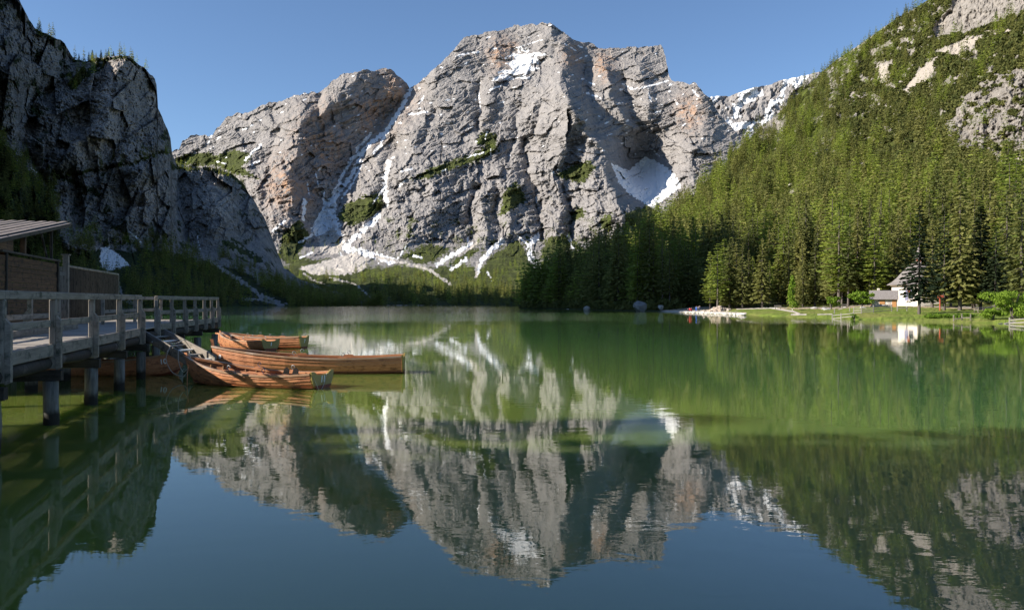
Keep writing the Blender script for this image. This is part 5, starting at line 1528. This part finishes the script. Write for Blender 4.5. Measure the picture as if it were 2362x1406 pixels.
# stone hut beside it
hb = gp(2037, 189)
hut = thing('stone_hut', 'low stone hut with shingle roof and orange shutter, joined to the chapel', 'hut', hb, R(-24))
Mh = WM[hut]
def hbox(name, x0, x1, y0, y1, z0, z1, mat, parent=hut, bev=.03):
    return place(name, box_mesh(x1 - x0, y1 - y0, z1 - z0, mat, bev), Mh @ Matrix.Translation(((x0 + x1) / 2, (y0 + y1) / 2, (z0 + z1) / 2)), parent)
def hprism(name, poly, x0, x1, mat, parent=hut):
    M = Mh @ Matrix(((0, 0, 1, (x0 + x1) / 2), (1, 0, 0, 0), (0, 1, 0, 0), (0, 0, 0, 1)))
    vv, ff = prism_geo(poly, M, x1 - x0); c = Mh @ Vector((0, 0, 0))
    return place(name, mesh(name, [q - c for q in vv], ff, mat), Matrix.Translation(c), parent)
hprism('wall', [(-2.1, -.8), (2.1, -.8), (2.1, 2.05), (0, 3.6), (-2.1, 2.05)], -2.5, 3.0, M_STONE)
rf = hprism('roof', [(-2.75, 1.72), (-2.75, 1.86), (0, 3.86), (2.75, 1.86), (2.75, 1.72), (0, 3.68)], -3.0, 3.2, M_SHINGLE)
hbox('chimney', -1.3, -.7, .2, .8, 3.2, 4.35, M_STONE, rf); 
hbox('plinth', -2.75, 1.4, -2.5, -2.1, -.8, .25, M_STONE)
sh_ = hbox('shutter', -.75, .35, -2.2, -2.09, .65, 1.85, M_ORANGE); hbox('door', 1.85, 2.75, -2.2, -2.08, -.1, 1.85, M_ORANGE)
hbox('gable_board', -2.62, -2.49, -.9, .5, .2, 1.6, M_ORANGE)

# fences of the meadow
def rail_fence(label, pts, hs, H, parent_name='rail_fence', mat=None, extra=.25, cat='fence', group='wooden rail fences on the shore'):
    mat = mat or M_PALEWOOD
    P = [gp(x, D) for x, D in pts]
    t = thing(parent_name, label, cat, P[0], 0, group)
    for p in P: beam('post', p - Vector((0, 0, .5)), p + Vector((0, 0, H + extra * random.uniform(.3, 1))), .14, .14, mat, t)
    for a, b in zip(P[:-1], P[1:]):
        for h in hs:
            beam('rail', a + Vector((0, -.1, h + random.uniform(-.04, .04))), b + Vector((0, -.1, h + random.uniform(-.04, .04))), .05, .13, mat, t)
    return t
rail_fence('pale rail fence standing in the shallow water at the left end of the meadow fences', [(1920, 138), (1940, 137), (1969, 136)], (.35, .85), 1.0)
rail_fence('three-rail pale fence on the grass in front of the stone hut', [(1969, 148), (1987, 147), (2015, 147), (2057, 149)], (.25, .65, 1.05), 1.15)
rail_fence('short piece of pale rail fence just left of the dark chapel spruce', [(2070, 150), (2092, 150)], (.55,), .7)
rail_fence('pale two-rail fence at the water by the right edge of the picture', [(2329, 104.5), (2372, 103)], (.45, .85), .95)
rail_fence('low broken rail fence in the shade under the dark spruces', [(2200, 115), (2219, 115), (2239, 114.5)], (.35,), .7, mat=M_PIER)
for x, D, lab in ((1925, 160, 'single wooden post on the grass behind the fence in the water'), (1960, 165, 'single wooden post on the grass left of the stone hut')):
    p = gp(x, D); t = tag(beam('fence_post', p - Vector((0, 0, .4)), p + Vector((0, 0, 1.0)), .16, .16, M_PALEWOOD), lab, 'post')
for i in range(6):
    x0 = 2262 + 12 * i + random.uniform(-6, 6); a = gp(x0, 106 + random.uniform(-1, 1), .15); b = gp(x0 + random.uniform(18, 34), 105.5 + random.uniform(-1, 1), .25)
    tag(beam('driftwood_pole', a, b, .13, .13, M_PALEWOOD, wob=.02, key=i), 'grey weathered pole in the driftwood below the big sunlit bush', 'pole', 'driftwood poles at the water')
# benches
def bench(label, x, D, rot, w=1.9, name='bench'):
    p = gp(x, D); t = thing(name, label, 'bench', p, rot)
    M = WM[t]
    for y in (-.13, .13): place('seat_board', box_mesh(w, .2, .06, M_PALEWOOD), M @ Matrix.Translation((0, y, .46)), t)
    for xx in (-w * .36, w * .36): place('leg', box_mesh(.12, .36, .62, M_PIER), M @ Matrix.Translation((xx, 0, .12)), t)
    place('backrest', box_mesh(w, .05, .2, M_PALEWOOD), M @ Matrix.Translation((0, .26, .85)), t)
    for xx in (-w * .36, w * .36): place('back_post', box_mesh(.07, .05, .55, M_PIER), M @ Matrix.Translation((xx, .225, .70)), t)
bench('small pale wooden bench at the edge of the wood, left of the birch', 1795, 212, 0)
bench('low bench on the brown bank under the bare spruce trunks', 1948, 204, 0.1)
p = gp(2262, 134); t = thing('picnic_table', 'wooden picnic table with benches under the dark spruces on the right', 'table', p, .15)
M = WM[t]
for y in (-.3, -.1, .1, .3): place('top_board', box_mesh(2.2, .18, .05, M_PALEWOOD), M @ Matrix.Translation((0, y, .78)), t)
for y in (-.8, .8): place('seat_board', box_mesh(2.2, .26, .05, M_PALEWOOD), M @ Matrix.Translation((0, y, .45)), t)
for xx in (-.8, .8):
    place('leg', box_mesh(.10, .7, .08, M_PIER), M @ Matrix.Translation((xx, 0, .70)), t)
    for sgn in (-1, 1): place('leg', box_mesh(.09, .09, .95, M_PIER), M @ Matrix.Translation((xx, sgn * .35, .3)) @ Matrix.Rotation(sgn * .35, 4, 'X'), t)
    place('leg', box_mesh(.09, 1.7, .08, M_PIER), M @ Matrix.Translation((xx, 0, .40)), t)
# wayside cross in red between the dark trunks
p = gp(2168, 150); t = thing('signpost', 'red wooden post with a small board between the trunks right of the chapel', 'post', p)
beam('post', p - Vector((0, 0, .3)), p + Vector((0, 0, 2.4)), .16, .16, M_RENDER_RED, t); beam('board', p + Vector((-.5, -.16, 2.5)), p + Vector((.6, -.16, 2.6)), .05, .45, M_RENDER_RED, t)

# rocks
def rock_mesh(seed, r=(1, 1, 1), mat=None):
    bm = bmesh.new(); bmesh.ops.create_icosphere(bm, subdivisions=3, radius=1)
    g = random.Random(seed); o = g.uniform(0, 50)
    cuts = [(Vector((g.gauss(0, 1), g.gauss(0, 1), g.gauss(0, 1))).normalized(), g.uniform(.55, .85)) for _ in range(9)]
    for v in bm.verts:
        for n_, d_ in cuts:
            e = v.co.dot(n_) - d_
            if e > 0: v.co -= n_ * e
        v.co *= 1 + .10 * float(pn(v.co.x * 1.7 + o, v.co.y * 1.7, v.co.z * 1.7)) + .04 * float(pn(v.co.x * 5 + o, v.co.y * 5, v.co.z * 5))
        v.co = Vector((v.co.x * r[0], v.co.y * r[1], v.co.z * r[2]))
    me = bpy.data.meshes.new('rock'); bm.to_mesh(me); bm.free(); me.materials.append(mat or M_ROCK)
    return me
M_ROCK = plain('grey limestone', (.36, .35, .34), .95, .45, 1.1, .1, .12)
M_DARKROCK = plain('dark streaked limestone', (.20, .20, .20), .95, .6, .9, .1, .3)
M_PALEROCK = plain('pale limestone', (.58, .54, .49), .95, .25, 2.0, .1, .08)
def rock(label, x, y, D, r, seed, mat=None, group=None):
    p = at(x, y, D); tag(place('boulder', rock_mesh(seed, r, mat), Matrix.Translation(p)), label, 'boulder', group)
rock('big grey boulder in the water before the shadowed wood', 1476, 709, 259, (2.4, 2.0, 2.4), 3, M_DARKROCK)
rock('pale boulder among the shrubs right of the big grey boulder', 1524, 708, 266, (1.0, .8, 1.0), 5, M_ROCK)
rock('smaller grey boulder at the foot of the shadowed wood', 1354, 712, 336, (1.5, 1.3, 1.4), 7)
rock('flat pale boulder low at the shadowed shoreline', 1312, 714, 364, (2.2, 1.2, .5), 9, M_PALEROCK)
rock('white rock standing out of the lit wood halfway up the right slope', 1826, 440, float(at(1826, 440, 1).y * 640), (4.5, 4, 7.5), 12, M_PALEROCK)
for i, (x, D) in enumerate(((1900, 196), (1908, 192), (1990, 178), (1878, 206))):
    q = gp(x, D); tag(place('boulder', rock_mesh(30 + i, (.9, .7, .5), M_ROCK), Matrix.Translation(q)), 'small grey boulder lying on the meadow', 'boulder', 'small boulders on the meadow')
q0 = gp(1658, 222); t = thing('stone_pile', 'long brown heap of rubble stones on the shore below the outermost larch', 'stone pile', q0)
RM = [rock_mesh(60 + i, (1, .9, .7), plain('brown rubble %d' % i, (.34 + .03 * i, .27 + .03 * i, .21 + .03 * i), .95, .3, 3)) for i in range(4)]
for i in range(70):
    x = 1658 + random.gauss(0, 13); D = 222 + random.gauss(0, 2.2); q = gp(x, D); s_ = random.uniform(.3, .8)
    hgt = max(0, 1.3 - abs(x - 1658) / 18) * max(0, 1 - abs(D - 222) / 5)
    place('stone', RM[i % 4], Matrix.Translation(q + Vector((0, 0, hgt * random.random()))) @ Matrix.Rotation(random.uniform(0, 6), 4, 'Z') @ Matrix.Scale(s_, 4), t)
qe = gp(1610, 217); t = thing('stone_edging', 'pale stone blocks edging the spit at the waterline', 'stone edging', qe)
for i in range(44):
    x = 1568 + 3.4 * i + random.uniform(-1, 1); D = float(shoreD(x)) + random.uniform(-.2, 1.0); q = gp(x, D)
    place('stone', rock_mesh(80 + i % 5, (1, .8, .6), M_PALEROCK) if i < 5 else bpy.data.objects['stone' if False else t.children[i % 5].name].data, Matrix.Translation((q.x, q.y, .15)) @ Matrix.Rotation(random.uniform(0, 6), 4, 'Z') @ Matrix.Scale(random.uniform(.35, .7), 4), t)

# ================================================================== WALKERS ON THE SPIT
def person(label, x, D, legs, coat, hair, rot, pose='stand', h=1.68):
    p = gp(x, D); h = h * .88
    k = NT('clothes'); z = k.n('ShaderNodeSeparateXYZ', Vector=k.obj()).outputs[2]
    skin = (.55, .34, .25)
    c = k.ramp(k.math('DIVIDE', z, 1.8), [(0, (.04, .035, .03)), (.055, legs), (.47 if pose != 'sit' else .30, coat), (.80 if pose != 'sit' else .60, skin), (.89 if pose != 'sit' else .68, hair)], 'CONSTANT')
    mat = k.bsdf(c, .85)
    if pose == 'sit':
        J = {'pel': (0, 0, .50), 'chest': (0, .05, .88), 'neck': (0, .03, 1.08), 'head': (0, -.02, 1.22), 'top': (0, -.01, 1.33), 'sl': (-.19, .04, 1.00), 'el': (-.25, -.12, .78), 'hl': (-.12, -.32, .68),
             'sr': (.19, .04, 1.00), 'er': (.25, -.12, .78), 'hr': (.12, -.32, .68), 'pl': (-.1, 0, .48), 'kl': (-.13, -.42, .52), 'al': (-.12, -.46, .08), 'tl': (-.12, -.62, .05), 'pr': (.1, 0, .48), 'kr': (.13, -.42, .52), 'ar': (.12, -.46, .08), 'tr': (.12, -.62, .05)}
    else:
        st = {'stand': .0, 'walk': .22, 'hold': .06}[pose]
        J = {'pel': (0, 0, .92), 'chest': (0, -.01, 1.28), 'neck': (0, 0, 1.45), 'head': (0, -.02, 1.57), 'top': (0, -.01, 1.68), 'sl': (-.19, 0, 1.38), 'el': (-.25, .04 - st * .6, 1.10), 'hl': (-.24, -.06 - st, .86),
             'sr': (.19, 0, 1.38), 'er': (.25, .04 + st * .5, 1.10), 'hr': (.24, -.04 + st * .6, .86), 'pl': (-.1, 0, .88), 'kl': (-.11, -.02 - st * .5, .48), 'al': (-.11, .02 - st * .9, .08), 'tl': (-.13, -.16 - st * .9, .04),
             'pr': (.1, 0, .88), 'kr': (.11, -.02 + st * .3, .48), 'ar': (.11, .02 + st, .08), 'tr': (.13, -.16 + st, .04)}
        if pose == 'hold': J['el'] = (-.24, -.08, 1.12); J['hl'] = (-.08, -.30, 1.2)
    names = list(J); idx = {n: i for i, n in enumerate(names)}
    E = [('pel', 'chest'), ('chest', 'neck'), ('neck', 'head'), ('head', 'top'), ('chest', 'sl'), ('sl', 'el'), ('el', 'hl'), ('chest', 'sr'), ('sr', 'er'), ('er', 'hr'), ('pel', 'pl'), ('pl', 'kl'), ('kl', 'al'), ('al', 'tl'), ('pel', 'pr'), ('pr', 'kr'), ('kr', 'ar'), ('ar', 'tr')]
    RD = {'pel': .15, 'chest': .17, 'neck': .065, 'head': .105, 'top': .08, 's': .085, 'e': .06, 'h': .045, 'p': .105, 'k': .075, 'a': .05, 't': .045}
    me = bpy.data.meshes.new('person'); me.from_pydata([J[n] for n in names], [(idx[a], idx[b]) for a, b in E], [])
    me.materials.append(mat)
    o = bpy.data.objects.new('person', me); COL.objects.link(o)
    sk = o.modifiers.new('skin', 'SKIN'); sv = me.skin_vertices[0].data
    for n, i in idx.items():
        r = RD.get(n, RD.get(n[0], .06)); sv[i].radius = (r, r * (.75 if n in ('pel', 'chest') else 1)); sv[i].use_root = (n == 'pel')
    o.modifiers.new('sub', 'SUBSURF').levels = 1
    for m_ in o.modifiers:
        if m_.type == 'SUBSURF': m_.render_levels = 1
    o.matrix_basis = Matrix.Translation(p) @ Matrix.Rotation(rot, 4, 'Z') @ Matrix.Scale(h / 1.68, 4)
    WM[o] = o.matrix_basis.copy()
    return tag(o, label, 'person', 'walkers on the stone spit')
blk = (.03, .03, .035)
person('person sitting at the outer end of the stone spit in a pale top', 1580.5, 229, blk, (.40, .38, .36), (.08, .05, .03), 1.2, 'sit')
person('person in black standing beside the sitting one on the stone spit', 1586.6, 229, blk, (.04, .04, .05), (.55, .48, .38), .6)
person('person in a bright red jacket, taller of the two in red', 1591, 228, (.07, .06, .07), (.55, .04, .05), (.10, .06, .03), -.4, 'hold', 1.76)
person('person in red jacket and dark red trousers, shorter of the two in red', 1594.8, 228, (.25, .03, .05), (.50, .05, .07), (.30, .20, .12), .5, 'stand', 1.60)
person('person in bright blue trousers and blue and white top on the spit', 1606, 227, (.03, .12, .60), (.10, .20, .62), (.35, .16, .06), 1.5, 'walk')
person('person in pale grey top and dark trousers, between the blue and the navy walker', 1610.8, 227, (.05, .05, .06), (.42, .42, .42), (.12, .08, .05), .2, 'stand', 1.64)
person('person in dark navy clothes at the right end of the group of walkers', 1613.8, 227, (.03, .035, .06), (.05, .06, .12), (.30, .22, .16), -.3, 'hold', 1.76)
